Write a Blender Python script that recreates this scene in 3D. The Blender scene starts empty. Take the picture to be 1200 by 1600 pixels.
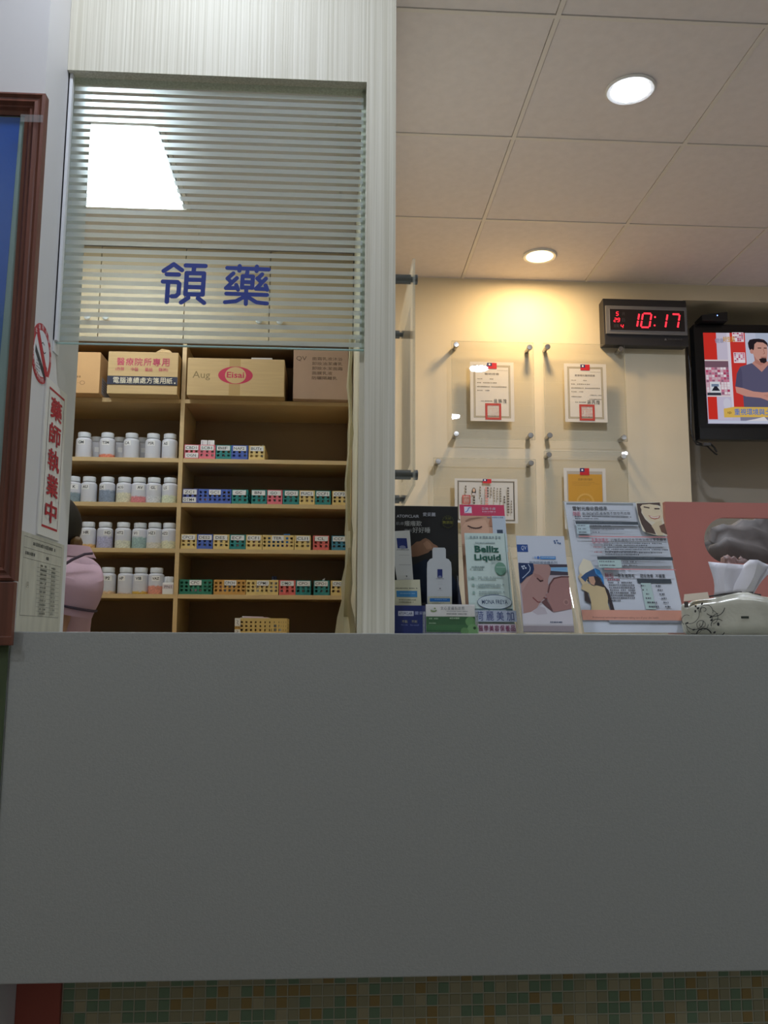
import bpy, bmesh, math, random
from mathutils import Vector, Matrix
random.seed(7)
SC = bpy.context.scene
COL = SC.collection
PI = math.pi

# ------------------------------------------------------------------ camera
cam = bpy.data.cameras.new('camera')
cam_o = bpy.data.objects.new('camera', cam)
COL.objects.link(cam_o)
R_ = Vector((0.99829, -0.05889, 0.00440)); F_ = Vector((0.05768, 0.98824, 0.14155))
U_ = R_.cross(F_).normalized(); R_ = F_.cross(U_).normalized()
cam_o.matrix_world = Matrix(((R_.x, U_.x, -F_.x, 0), (R_.y, U_.y, -F_.y, 0), (R_.z, U_.z, -F_.z, 1.09), (0, 0, 0, 1)))
cam.sensor_fit = 'VERTICAL'; cam.sensor_height = 36.0; cam.sensor_width = 36.0
cam.lens = 36.0 * 1374.87 / 1600.0
cam.clip_start = 0.02
SC.camera = cam_o

# ------------------------------------------------------------------ world, colour, lamp strengths
w = bpy.data.worlds.new('world'); SC.world = w; w.use_nodes = True
w.node_tree.nodes['Background'].inputs[0].default_value = (0.5, 0.55, 0.65, 1)
w.node_tree.nodes['Background'].inputs[1].default_value = 0.02
SC.view_settings.view_transform = 'Standard'; SC.view_settings.look = 'None'
SC.view_settings.gamma = 1.0; SC.view_settings.use_curve_mapping = False
SC.view_settings.exposure = 0.0
try:
    SC.cycles.use_denoising = True
    SC.cycles.denoising_input_passes = 'RGB_ALBEDO_NORMAL'
    SC.cycles.transparent_max_bounces = 24
    SC.cycles.max_bounces = 8
    SC.cycles.diffuse_bounces = 4
    SC.cycles.sample_clamp_indirect = 4.0
    SC.cycles.caustics_reflective = False; SC.cycles.caustics_refractive = False
except Exception:
    pass
POW_WARM, POW_DESK, POW_FRONT, POW_PANEL, POW_WAIT = 7.0, 17.0, 5.2, 2.0, 5.0
WARM = (1.0, 0.66, 0.30); COOL = (0.80, 0.87, 1.0); PANELC = (0.88, 0.95, 1.0)
ZC = 2.7926          # ceiling height
fill_l = bpy.data.lights.new('added_daylight', 'AREA'); fill_l.shape = 'RECTANGLE'; fill_l.size = 1.1; fill_l.size_y = 2.0; fill_l.energy = 17.0; fill_l.color = (0.70, 0.82, 1.0)
fill_o = bpy.data.objects.new('added_daylight', fill_l); COL.objects.link(fill_o); fill_o.location = (3.29, -0.55, 1.03); fill_o.rotation_euler = (0, PI/2, 0)   # bluish light added in the added glass door, brightens the counter's lower right

# ------------------------------------------------------------------ materials
def lin(c):
    c = c / 255.0
    return c / 12.92 if c <= 0.04045 else ((c + 0.055) / 1.055) ** 2.4
def rgb(h):
    if isinstance(h, str):
        h = h.lstrip('#'); return tuple(lin(int(h[i:i+2], 16)) for i in (0, 2, 4))
    return h
_mats = {}
def mat(name, col, rough=0.6, metal=0.0, var=0.0, scale=20.0, bump=0.0, bscale=80.0, stretch=None, spec=0.5, coat=0.0, trans=0.0):
    if name in _mats: return _mats[name]
    m = bpy.data.materials.new(name); m.use_nodes = True; _mats[name] = m
    nt = m.node_tree; b = nt.nodes['Principled BSDF']; c = rgb(col)
    b.inputs['Base Color'].default_value = (*c, 1); b.inputs['Roughness'].default_value = rough
    b.inputs['Metallic'].default_value = metal
    b.inputs['Specular IOR Level'].default_value = spec
    b.inputs['Coat Weight'].default_value = coat
    m.diffuse_color = (*c, 1)
    if var > 0 or bump > 0:
        tc = nt.nodes.new('ShaderNodeTexCoord'); mp = nt.nodes.new('ShaderNodeMapping')
        nt.links.new(tc.outputs['Object'], mp.inputs[0])
        if stretch: mp.inputs['Scale'].default_value = stretch
        n = nt.nodes.new('ShaderNodeTexNoise'); n.inputs['Scale'].default_value = scale; n.inputs['Detail'].default_value = 4
        nt.links.new(mp.outputs[0], n.inputs['Vector'])
        if var > 0:
            r = nt.nodes.new('ShaderNodeValToRGB')
            r.color_ramp.elements[0].position = 0.3; r.color_ramp.elements[1].position = 0.7
            r.color_ramp.elements[0].color = (*[max(0, x * (1 - var)) for x in c], 1)
            r.color_ramp.elements[1].color = (*[min(1, x * (1 + var)) for x in c], 1)
            nt.links.new(n.outputs['Fac'], r.inputs[0]); nt.links.new(r.outputs[0], b.inputs['Base Color'])
        if bump > 0:
            n2 = nt.nodes.new('ShaderNodeTexNoise'); n2.inputs['Scale'].default_value = bscale; n2.inputs['Detail'].default_value = 3
            nt.links.new(mp.outputs[0], n2.inputs['Vector'])
            bp = nt.nodes.new('ShaderNodeBump'); bp.inputs['Strength'].default_value = bump; bp.inputs['Distance'].default_value = 0.002
            nt.links.new(n2.outputs['Fac'], bp.inputs['Height']); nt.links.new(bp.outputs[0], b.inputs['Normal'])
    return m
def emit(name, col, strength):
    if name in _mats: return _mats[name]
    m = bpy.data.materials.new(name); m.use_nodes = True; _mats[name] = m
    nt = m.node_tree; nt.nodes.remove(nt.nodes['Principled BSDF'])
    e = nt.nodes.new('ShaderNodeEmission'); e.inputs[0].default_value = (*rgb(col), 1); e.inputs[1].default_value = strength
    nt.links.new(e.outputs[0], nt.nodes['Material Output'].inputs[0]); m.diffuse_color = (*rgb(col), 1)
    if name.startswith(('screen_', 'led', 'blue_led')): m.cycles.emission_sampling = 'NONE'
    return m
def clear(name, tint, gloss=0.04, rough=0.0, edge=0.35, milky=0.0):
    """thin clear sheet: mostly transmitted light, fresnel reflection"""
    if name in _mats: return _mats[name]
    m = bpy.data.materials.new(name); m.use_nodes = True; _mats[name] = m
    nt = m.node_tree; nt.nodes.remove(nt.nodes['Principled BSDF'])
    t = nt.nodes.new('ShaderNodeBsdfTransparent'); t.inputs[0].default_value = (*tint, 1)
    g = nt.nodes.new('ShaderNodeBsdfGlossy'); g.inputs['Roughness'].default_value = rough
    lw = nt.nodes.new('ShaderNodeLayerWeight'); lw.inputs[0].default_value = 0.5
    pw_ = nt.nodes.new('ShaderNodeMath'); pw_.operation = 'POWER'; pw_.inputs[1].default_value = 5.0
    ma = nt.nodes.new('ShaderNodeMath'); ma.operation = 'MULTIPLY_ADD'; ma.inputs[1].default_value = edge; ma.inputs[2].default_value = gloss
    nt.links.new(lw.outputs['Facing'], pw_.inputs[0]); nt.links.new(pw_.outputs[0], ma.inputs[0])
    mx = nt.nodes.new('ShaderNodeMixShader')
    nt.links.new(ma.outputs[0], mx.inputs[0]); nt.links.new(t.outputs[0], mx.inputs[1]); nt.links.new(g.outputs[0], mx.inputs[2])
    out = mx
    if milky > 0:
        d = nt.nodes.new('ShaderNodeBsdfDiffuse'); d.inputs[0].default_value = (0.8, 0.85, 0.84, 1)
        m2 = nt.nodes.new('ShaderNodeMixShader'); m2.inputs[0].default_value = milky
        nt.links.new(mx.outputs[0], m2.inputs[1]); nt.links.new(d.outputs[0], m2.inputs[2]); out = m2
    nt.links.new(out.outputs[0], nt.nodes['Material Output'].inputs[0]); m.diffuse_color = (*tint, 1)
    return m
def frost(name):
    m = bpy.data.materials.new(name); m.use_nodes = True
    nt = m.node_tree; nt.nodes.remove(nt.nodes['Principled BSDF'])
    t = nt.nodes.new('ShaderNodeBsdfTranslucent'); t.inputs[0].default_value = (0.86, 0.92, 0.97, 1)
    d = nt.nodes.new('ShaderNodeBsdfDiffuse'); d.inputs[0].default_value = (0.66, 0.72, 0.75, 1)
    rf = nt.nodes.new('ShaderNodeBsdfRefraction'); rf.inputs['Color'].default_value = (0.92, 0.96, 1.0, 1); rf.inputs['Roughness'].default_value = 0.62; rf.inputs['IOR'].default_value = 1.25
    p = nt.nodes.new('ShaderNodeBsdfTransparent'); p.inputs[0].default_value = (0.9, 0.95, 0.95, 1)
    last = t
    for sh_, f in ((d, 0.38), (rf, 0.38), (p, 0.16)):
        mx = nt.nodes.new('ShaderNodeMixShader'); mx.inputs[0].default_value = f
        nt.links.new(last.outputs[0], mx.inputs[1]); nt.links.new(sh_.outputs[0], mx.inputs[2]); last = mx
    nt.links.new(last.outputs[0], nt.nodes['Material Output'].inputs[0])
    return m
def ink(h): return mat('ink_' + h.strip('#'), h, 0.55, spec=0.3)

def wallpaper():
    m = bpy.data.materials.new('ribbed_wallpaper'); m.use_nodes = True
    nt = m.node_tree; b = nt.nodes['Principled BSDF']; b.inputs['Roughness'].default_value = 0.55
    tc = nt.nodes.new('ShaderNodeTexCoord'); mp = nt.nodes.new('ShaderNodeMapping'); mp.inputs['Scale'].default_value = (240, 240, 1.2)
    nt.links.new(tc.outputs['Object'], mp.inputs[0])
    n = nt.nodes.new('ShaderNodeTexNoise'); n.inputs['Scale'].default_value = 1.0; n.inputs['Detail'].default_value = 3
    nt.links.new(mp.outputs[0], n.inputs['Vector'])
    r = nt.nodes.new('ShaderNodeValToRGB'); r.color_ramp.elements[0].position = 0.35; r.color_ramp.elements[1].position = 0.65
    r.color_ramp.elements[0].color = (*rgb('#cdc8b4'), 1); r.color_ramp.elements[1].color = (*rgb('#e6e2d2'), 1)
    nt.links.new(n.outputs['Fac'], r.inputs[0]); nt.links.new(r.outputs[0], b.inputs['Base Color'])
    bp = nt.nodes.new('ShaderNodeBump'); bp.inputs['Strength'].default_value = 0.5; bp.inputs['Distance'].default_value = 0.002
    nt.links.new(n.outputs['Fac'], bp.inputs['Height']); nt.links.new(bp.outputs[0], b.inputs['Normal'])
    return m
M_WALLPAPER = wallpaper()
M_PAINT = mat('lilac_white_paint', '#d9d7d6', 0.55, var=0.02, scale=6)
M_CREAM = mat('cream_wall', '#dcd3bd', 0.6, var=0.025, scale=5)
M_GREY_WALL = mat('grey_beige_wall', '#b9b2a6', 0.6, var=0.02, scale=5)
M_TILE = mat('ceiling_tile_board', '#e6dfe1', 0.75, var=0.03, scale=30, bump=0.15, bscale=150)
M_TBAR = mat('ceiling_bar', '#e6e0dc', 0.5)
M_FLOOR = mat('floor_tile', '#cbc9c9', 0.4, var=0.06, scale=6)
M_STONE = mat('grey_stone', '#a9aba6', 0.42, var=0.05, scale=180, bump=0.12, bscale=300)
M_WHITE = mat('white_plastic', '#e4e4e2', 0.4)
M_CHAN = mat('white_channel', '#e6e8ea', 0.35)
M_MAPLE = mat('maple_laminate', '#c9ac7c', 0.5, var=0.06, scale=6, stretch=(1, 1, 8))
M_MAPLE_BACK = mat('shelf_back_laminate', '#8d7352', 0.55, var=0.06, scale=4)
M_MAPLE_DOOR = mat('cabinet_door_laminate', '#cdb794', 0.45, var=0.05, scale=4)
M_CHROME = mat('brushed_steel', '#a9a6a0', 0.25, metal=1.0)
M_GUN = mat('dark_steel', '#6f7374', 0.35, metal=0.9)
M_BLACK = mat('black_plastic', '#17171a', 0.4)
M_DGREY = mat('dark_grey_plastic', '#46474c', 0.45)
M_PAPER = mat('white_paper', '#e6e4e2', 0.7)
M_KRAFT = mat('kraft_cardboard', '#b99c6d', 0.8, var=0.05, scale=8, stretch=(1, 1, 14))
M_KRAFT2 = mat('pink_brown_cardboard', '#a88a72', 0.8, var=0.05, scale=8)
M_KRAFT3 = mat('orange_cardboard', '#c49a68', 0.8, var=0.05, scale=8)
M_WOOD = mat('red_brown_wood', '#6b3f30', 0.4, var=0.25, scale=5, stretch=(14, 14, 1))
M_GLASS = clear('window_glass', (0.93, 0.97, 0.96))
M_ACRYL = clear('clear_acrylic', (0.985, 0.986, 0.978))
M_ACRYL_EDGE = clear('acrylic_edge', (0.95, 0.95, 0.92), milky=0.15)
M_FROST = frost('frosted_film')

# ------------------------------------------------------------------ mesh helpers
class MB:
    def __init__(s): s.v = []; s.f = []; s.mi = []
    def add(s, vs, fs, mi=0):
        o = len(s.v); s.v += [tuple(p) for p in vs]
        for f in fs: s.f.append(tuple(i + o for i in f)); s.mi.append(mi)
        return s
    def box(s, x0, x1, y0, y1, z0, z1, mi=0):
        vs = [(x0,y0,z0),(x1,y0,z0),(x1,y1,z0),(x0,y1,z0),(x0,y0,z1),(x1,y0,z1),(x1,y1,z1),(x0,y1,z1)]
        return s.add(vs, [(0,3,2,1),(4,5,6,7),(0,1,5,4),(1,2,6,5),(2,3,7,6),(3,0,4,7)], mi)
    def hexa(s, p, mi=0):   # eight corners, bottom ring then top ring
        return s.add(p, [(0,3,2,1),(4,5,6,7),(0,1,5,4),(1,2,6,5),(2,3,7,6),(3,0,4,7)], mi)
    def lathe(s, prof, c=(0,0,0), n=20, mi=0, axis='z'):
        vs = []; fs = []
        for r, h in prof:
            for k in range(n):
                a = 2*PI*k/n; p = (r*math.cos(a), r*math.sin(a), h)
                if axis == 'y': p = (p[0], p[2], p[1])
                if axis == 'x': p = (p[2], p[0], p[1])
                vs.append((c[0]+p[0], c[1]+p[1], c[2]+p[2]))
        for j in range(len(prof)-1):
            for k in range(n):
                fs.append((j*n+k, j*n+(k+1)%n, (j+1)*n+(k+1)%n, (j+1)*n+k))
        fs.append(tuple(range(n-1,-1,-1))); fs.append(tuple(range((len(prof)-1)*n, len(prof)*n)))
        return s.add(vs, fs, mi)
    def rings(s, rings, mi=0, cap=True):
        n = len(rings[0]); vs = [p for r in rings for p in r]; fs = []
        for j in range(len(rings)-1):
            for k in range(n):
                fs.append((j*n+k, j*n+(k+1)%n, (j+1)*n+(k+1)%n, (j+1)*n+k))
        if cap:
            fs.append(tuple(range(n-1,-1,-1))); fs.append(tuple(range((len(rings)-1)*n, len(rings)*n)))
        return s.add(vs, fs, mi)
    def tube(s, pts, r, n=8, mi=0):
        pts = [Vector(p) for p in pts]; rs = []
        for i, p in enumerate(pts):
            d = (pts[min(i+1, len(pts)-1)] - pts[max(i-1, 0)]).normalized()
            a = d.cross(Vector((0,0,1)) if abs(d.z) < 0.9 else Vector((1,0,0))).normalized(); b = d.cross(a)
            rr = r[i] if isinstance(r, (list, tuple)) else r
            rs.append([p + (a*math.cos(2*PI*k/n) + b*math.sin(2*PI*k/n))*rr for k in range(n)])
        return s.rings(rs, mi)
    def build(s, name, mats, parent=None, smooth=False, bevel=0.0, fix=True):
        me = bpy.data.meshes.new(name); me.from_pydata(s.v, [], s.f)
        if not isinstance(mats, (list, tuple)): mats = [mats]
        for m in mats: me.materials.append(m)
        for p, i in zip(me.polygons, s.mi): p.material_index = i
        if fix or bevel:
            bm = bmesh.new(); bm.from_mesh(me)
            if fix: bmesh.ops.recalc_face_normals(bm, faces=bm.faces)
            if bevel:
                ed = [e for e in bm.edges if len(e.link_faces) == 2 and e.calc_face_angle(0) > 0.5]
                bmesh.ops.bevel(bm, geom=ed, offset=bevel, segments=2, profile=0.7, affect='EDGES')
            bm.to_mesh(me); bm.free()
        if smooth:
            for p in me.polygons: p.use_smooth = True
            me.set_sharp_from_angle(angle=math.radians(35))
        return link(name, me, parent)
def link(name, me, parent=None):
    o = bpy.data.objects.new(name, me); COL.objects.link(o)
    if parent is not None: o.parent = parent
    return o
def tag(o, label, cat, group=None, kind=None):
    if label: o['label'] = label
    if cat: o['category'] = cat
    if group: o['group'] = group
    if kind: o['kind'] = kind
    return o
def thing(name, label, cat, loc=(0,0,0), rotz=0.0, group=None):
    o = bpy.data.objects.new(name, None); COL.objects.link(o); o.empty_display_size = 0.05
    o.location = loc; o.rotation_euler = (0,0,rotz)
    return tag(o, label, cat, group)
def struct(o, label=None, cat=None):
    o['kind'] = 'structure'
    if label: o['label'] = label
    if cat: o['category'] = cat
    return o
def dup(o, parent=None):
    c = o.copy(); COL.objects.link(c)
    if parent is not None: c.parent = parent
    return c
_tc = {}
def outline(o): return bpy.data.meshes.new_from_object(o)
def text_mesh(body, bold=0.0, shear=0.0):
    """flat outline of a string, (verts, faces, (x0,x1,y0,y1)) at size 1"""
    key = (body, bold, shear)
    if key in _tc: return _tc[key]
    cu = bpy.data.curves.new('t', 'FONT'); cu.body = body; cu.resolution_u = 2; cu.offset = bold; cu.shear = shear
    o = bpy.data.objects.new('t', cu); me = outline(o)
    vs = [tuple(v.co) for v in me.vertices]; fs = [tuple(p.vertices) for p in me.polygons]
    bpy.data.objects.remove(o); bpy.data.curves.remove(cu); bpy.data.meshes.remove(me)
    if not vs: vs = [(0,0,0)]
    bb = (min(v[0] for v in vs), max(v[0] for v in vs), min(v[1] for v in vs), max(v[1] for v in vs))
    _tc[key] = (vs, fs, bb); return _tc[key]
class Card:
    """flat print laid on a surface: u runs 0..1 left to right, v 0..1 top to bottom"""
    def __init__(s, tl, U, V, off=0.0002, matf=ink):
        s.tl = Vector(tl); s.U = Vector(U); s.V = Vector(V); s.n = s.V.cross(s.U).normalized(); s.k = 0; s.off = off
        s.mb = MB(); s.mats = []; s.ix = {}; s.matf = matf; s.w = s.U.length; s.h = s.V.length
    def P(s, u, v, k): return s.tl + s.U*u + s.V*v + s.n*(s.off + 0.00007*k)
    def m(s, c):
        if c not in s.ix: s.ix[c] = len(s.mats); s.mats.append(s.matf(c))
        return s.ix[c]
    def poly(s, pts, c):
        s.k += 1; s.mb.add([s.P(u, v, s.k) for u, v in pts], [tuple(range(len(pts)))], s.m(c)); return s
    def rect(s, u0, v0, u1, v1, c): return s.poly([(u0,v0),(u1,v0),(u1,v1),(u0,v1)], c)
    def frame(s, u0, v0, u1, v1, t, c):
        a = t/s.w; b = t/s.h
        s.k += 1
        for r in ((u0,v0,u1,v0+b),(u0,v1-b,u1,v1),(u0,v0+b,u0+a,v1-b),(u1-a,v0+b,u1,v1-b)):
            s.mb.add([s.P(*p, s.k) for p in ((r[0],r[1]),(r[2],r[1]),(r[2],r[3]),(r[0],r[3]))], [(0,1,2,3)], s.m(c))
        return s
    def ell(s, u, v, ru, rv, c, n=24, a0=0.0, rot=0.0):
        pts = []
        for k in range(n):
            a = 2*PI*k/n; x = ru*s.w*math.cos(a); y = rv*s.h*math.sin(a)
            pts.append((u + (x*math.cos(rot)-y*math.sin(rot))/s.w, v + (x*math.sin(rot)+y*math.cos(rot))/s.h))
        return s.poly(pts, c)
    def line(s, pts, t, c):
        """stroke of width t metres"""
        s.k += 1; P2 = [Vector((u*s.w, v*s.h)) for u, v in pts]
        for a, b in zip(P2[:-1], P2[1:]):
            d = b - a
            if d.length < 1e-9: continue
            d.normalize(); q = Vector((-d.y, d.x))*t/2; e = d*t*0.3
            qs = (a-e-q, b+e-q, b+e+q, a-e+q)
            s.mb.add([s.P(p.x/s.w, p.y/s.h, s.k) for p in qs], [(0,1,2,3)], s.m(c))
        return s
    def text(s, body, u0, v0, u1, v1, c, bold=0.0, keep=False, shear=0.0):
        cjk = any(ord(ch) > 0x2e00 for ch in body)
        if cjk and bold > .004:
            b = bold*.8; du = b*(u1-u0)/max(1, len(body)); dv = b*(v1-v0)
            for sx_, sy_ in ((-1,-1),(1,-1),(1,1),(-1,1)): s.text(body, u0+sx_*du, v0+sy_*dv, u1+sx_*du, v1+sy_*dv, c)
            return s
        vs, fs, bb = text_mesh(body, bold, shear); s.k += 1
        sx = (u1-u0)/max(1e-6, bb[1]-bb[0]); sy = (v1-v0)/max(1e-6, bb[3]-bb[2])
        s.mb.add([s.P(u0 + (x-bb[0])*sx, v1 - (y-bb[2])*sy, s.k) for x, y, z in vs], fs, s.m(c)); return s
    def fine(s, u0, v0, u1, v1, rows, c, fill=0.5, seed=1, ragged=True, cell=0.9):
        """rows of unreadably small print"""
        rnd = random.Random(seed); s.k += 1; rh = (v1-v0)/rows
        for r in range(rows):
            va = v0 + rh*r; vb = va + rh*fill; u = u0
            end = u1 if not ragged else u0 + (u1-u0)*(rnd.uniform(0.75, 1.0) if r < rows-1 else rnd.uniform(0.3, 0.8))
            step = rh*fill*s.h/s.w*cell
            while u < end:
                ww = step*rnd.uniform(0.6, 1.0); x1 = min(u+ww, u1)
                a = rnd.uniform(0, .2)*(vb-va)
                if rnd.random() < 0.93:
                    s.mb.add([s.P(*p, s.k) for p in ((u,va+a),(x1,va+a),(x1,vb-a*.5),(u,vb-a*.5))], [(0,1,2,3)], s.m(c))
                u += step*1.18
        return s
    def done(s, name='print', parent=None): return s.mb.build(name, s.mats, parent, fix=False)

def capsule_strokes(mb, strokes, to_world, r, n=10):
    """rounded strokes in the sheet x (right), y (up), metres; each lies a hair above the last"""
    k_ = 0
    for st in strokes:
        for a, b in zip(st[:-1], st[1:]):
            a2 = Vector(a); b2 = Vector(b); d = (b2-a2); ang = math.atan2(d.y, d.x)
            pts = [b2 + Vector((math.cos(ang-PI/2+PI*k/n), math.sin(ang-PI/2+PI*k/n)))*r for k in range(n+1)]
            pts += [a2 + Vector((math.cos(ang+PI/2+PI*k/n), math.sin(ang+PI/2+PI*k/n)))*r for k in range(n+1)]
            k_ += 1; mb.add([to_world(p.x, p.y, k_) for p in pts], [tuple(range(len(pts)))])

def plate(name, outer, holes, depth, M, mats, parent=None):
    """flat plate with holes; outlines in local x,y; M places local (x,y,thickness) in the world"""
    cu = bpy.data.curves.new('p', 'CURVE'); cu.dimensions = '2D'; cu.fill_mode = 'BOTH'; cu.extrude = depth/2
    for lp in [outer] + holes:
        sp = cu.splines.new('POLY'); sp.points.add(len(lp)-1)
        for p, q in zip(sp.points, lp): p.co = (q[0], q[1], 0, 1)
        sp.use_cyclic_u = True
    o = bpy.data.objects.new('p', cu); me = outline(o)
    bpy.data.objects.remove(o); bpy.data.curves.remove(cu)
    me.transform(M); me.materials.clear(); me.materials.append(mats)
    for p in me.polygons: p.use_smooth = False
    return link(name, me, parent)

# ================================================================== SETTING
XW = -0.565            # face of the side wall on the left
struct(MB().box(-2.1, 3.3, 1.75, 4.5, -0.05, 0.0).build('floor', M_FLOOR))
struct(MB().box(-2.1, 3.3, -3.0, 1.75, -0.05, 0.0).build('floor_waiting', mat('dark_floor_tile', '#6e675f', 0.4, var=0.06, scale=6)))
# ceiling: slab and T-bar grid, tiles as children
GX, GY, GS = 0.6035, 3.385, 0.6
cb = MB()
cb.box(-2.1, 3.3, -3.0, 4.5, ZC+0.09, ZC+0.14)
xs = [GX + GS*k for k in range(-4, 5)]; ys = [GY + GS*k for k in range(-10, 2)]
for x in xs: cb.box(x-0.007, x+0.007, -3.0, 4.4, ZC, ZC+0.02)
for y in ys:
    for i in range(len(xs)-1): cb.box(xs[i]+0.007, xs[i+1]-0.007, y-0.007, y+0.007, ZC, ZC+0.02)
ceiling = struct(cb.build('ceiling', M_TBAR))
tb = MB().box(-0.2912, 0.2912, -0.2912, 0.2912, 0.003, 0.018)
tile0 = None
for i in range(len(xs)-1):
    for j in range(-1, len(ys)-1+1):
        yc = (ys[j] if j >= 0 else ys[0]-GS) + GS/2; xc = xs[i] + GS/2
        if yc > 4.3 or yc < -3.0: continue
        if abs(xc + 0.9) < 0.1 and abs(yc - 3.085) < 0.1: continue      # lamp panel sits here
        if tile0 is None: tile0 = tb.build('ceiling_tile', M_TILE, ceiling); t = tile0
        else: t = dup(tile0, ceiling)
        t.location = (xc, yc, ZC)
# walls
struct(MB().box(-2.0, XW, 1.600, 1.905, 0.0, ZC).build('wall_left', M_PAINT))
struct(MB().box(-2.0, XW, 1.594, 1.5995, 0.516, 1.0735).build('trim_1', mat('dark_green_dado', '#4c5a3c', 0.6)))
struct(MB().box(-2.0, XW, 1.594, 1.5995, 0.0, 0.5155).build('trim_3', mat('salmon_red_panel', '#b0594a', 0.6)))
struct(MB().box(-2.1, -2.0, -3.0, 4.5, 0.0, ZC+.09).build('wall_pharmacy_side', M_CREAM))
struct(MB().box(-2.0, 0.08, 4.08, 4.2, 0.0, ZC+.09).build('wall_pharmacy_back', M_CREAM))
struct(MB().box(0.122, 1.676, 3.98, 4.2, 0.0, ZC).box(1.676, 3.2, 3.98, 4.36, 2.715, ZC).build('wall_back', M_CREAM))
struct(MB().box(1.676, 3.2, 4.36, 4.48, 0.0, 2.715).build('wall_niche', M_GREY_WALL))
struct(MB().box(3.2, 3.3, -3.0, -1.16, 0.0, ZC+.09).box(3.2, 3.3, 0.06, 4.5, 0.0, ZC+.09).box(3.2, 3.3, -1.16, 0.06, 2.1, ZC+.09).build('wall_right', M_CREAM))
d_ = struct(MB().box(3.21, 3.26, -1.16, -1.10, 0.0, 2.1).box(3.21, 3.26, 0.0, 0.06, 0.0, 2.1).box(3.21, 3.26, -1.10, 0.0, 2.04, 2.1).box(3.21, 3.26, -1.10, 0.0, 0.0, 0.09).build('added_door_1', M_CHROME))  # glass door added out of view to account for the bluish side light
MB().box(3.230, 3.236, -1.10, 0.0, 0.09, 2.04).build('pane', M_GLASS, d_)
MB().tube([(3.19,-0.99,.85),(3.15,-0.99,.90),(3.15,-0.99,1.25),(3.19,-0.99,1.30)], .012).build('pull_handle', M_CHROME, d_, smooth=True)
struct(MB().box(-2.1, 3.3, -3.1, -3.0, 0.0, ZC+.09).build('wall_rear', M_CREAM))
# header with papered front and the slim partition column
struct(MB().box(XW+0.0005, 0.122, 1.7213, 1.7714, 2.259, ZC-0.0005).box(0.0596, 0.122, 1.7213, 1.83, 1.0985, 2.259).build('wall_front', M_WALLPAPER))
struct(MB().box(0.08, 0.122, 1.83, 4.08, 1.0985, ZC).build('wall_partition', mat('partition_cream', '#d8d2b8', 0.5)))

# ------------------------------------------------------------------ counter
ct = thing('service_counter', 'long grey stone counter with a deep plain front apron', 'counter', (0, 0, 0))
MB().box(XW+0.0005, 2.4, 1.6285, 2.45, 1.068, 1.0979).build('counter_top', M_STONE, ct, bevel=0.003)
MB().box(XW+0.0005, 2.4, 1.600, 1.628, 0.5145, 1.098).build('apron', M_STONE, ct, bevel=0.002)
# base with mosaic below the apron
bs = struct(MB().box(-0.4850, 2.4, 1.754, 1.90, 0.0, 1.067).build('wall_counter_base', mat('pale_grout', '#c2c2ae', 0.8)))
struct(MB().box(XW+0.0005, -0.486, 1.745, 1.90, 0.0, 1.067).build('trim_2', mat('salmon_red_panel', '#b0594a', 0.6)))
MC = [mat('mosaic_beige', '#a7a282', 0.3), mat('mosaic_green', '#7f9a7c', 0.3), mat('mosaic_ochre', '#a9905a', 0.3), mat('mosaic_sand', '#b8b08e', 0.3)]
TP = 0.0216; TZ = 0.0207
tm = []
for m in MC:
    mb = MB(); s_ = 0.0097
    mb.add([(-s_,0,-s_*.96),(s_,0,-s_*.96),(s_,0,s_*.96),(-s_,0,s_*.96),(-s_*.92,-.0012,-s_*.88),(s_*.92,-.0012,-s_*.88),(s_*.92,-.0012,s_*.88),(-s_*.92,-.0012,s_*.88)],
           [(4,5,6,7),(0,1,5,4),(1,2,6,5),(2,3,7,6),(3,0,4,7)])
    me = bpy.data.meshes.new('mosaic_tile'); me.from_pydata(mb.v, [], mb.f); me.materials.append(m); tm.append(me)
rest = MB(); rnd = random.Random(3)
ZT = 0.4705
for c in range(133):
    for r in range(22):
        x = -0.4835 + TP*(c+0.5); z = ZT - TZ*(r+0.5) + TZ*2
        if z < 0.01: continue
        k = rnd.choices((0,1,2,3), (0.36, 0.30, 0.17, 0.17))[0]
        if c < 60 and 2 <= r < 7:
            o = link('mosaic_tile', tm[k], bs); o.location = (x, 1.754, z)
        else:
            rest.add([(x+p[0], 1.754+p[1], z+p[2]) for p in [v.co for v in tm[k].vertices]], [tuple(p.vertices) for p in tm[k].polygons], k)
o = rest.build('mosaic_field', MC, bs, fix=False); o['kind'] = 'stuff'

# ------------------------------------------------------------------ ceiling lamps
def downlight(x, y, label, cname, colr, power, strength, size=2.3, blend=0.75):
    t = thing('downlight', label, 'lamp', (x, y, ZC), group=None)
    MB().lathe([(0.058,0.004),(0.075,0.004),(0.077,-0.001),(0.072,-0.006),(0.060,-0.004),(0.058,0.004)], n=36).build('trim_ring', M_WHITE, t, smooth=True)
    MB().lathe([(0.0,0.003),(0.060,0.002),(0.058,-0.002),(0.04,-0.008),(0.0,-0.010)], n=36).build('lens', emit(cname, colr, strength), t, smooth=True)
    l = bpy.data.lights.new('lamp_light', 'AREA'); l.shape = 'DISK'; l.size = 0.11; l.energy = power; l.color = colr
    lo = bpy.data.objects.new('lamp_light', l); COL.objects.link(lo); lo.parent = t; lo.location = (0, 0, -0.012)
    return t
downlight(0.912, 3.7065, 'round ceiling downlight glowing warm yellow close to the back wall', 'warm_lens', WARM, POW_WARM, 30)
downlight(0.912, 2.490, 'round ceiling downlight glowing cool white, nearest to the viewer in the photo', 'cool_lens', COOL, POW_DESK, 60)
downlight(0.912, 1.270, 'round cool white ceiling downlight in front of the counter, seen only mirrored in acrylic', 'cool_lens', COOL, POW_FRONT, 60)
downlight(-0.288, 1.270, 'round cool white ceiling downlight over the pick-up window, above the frame', 'cool_lens', COOL, POW_FRONT, 60)
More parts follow.
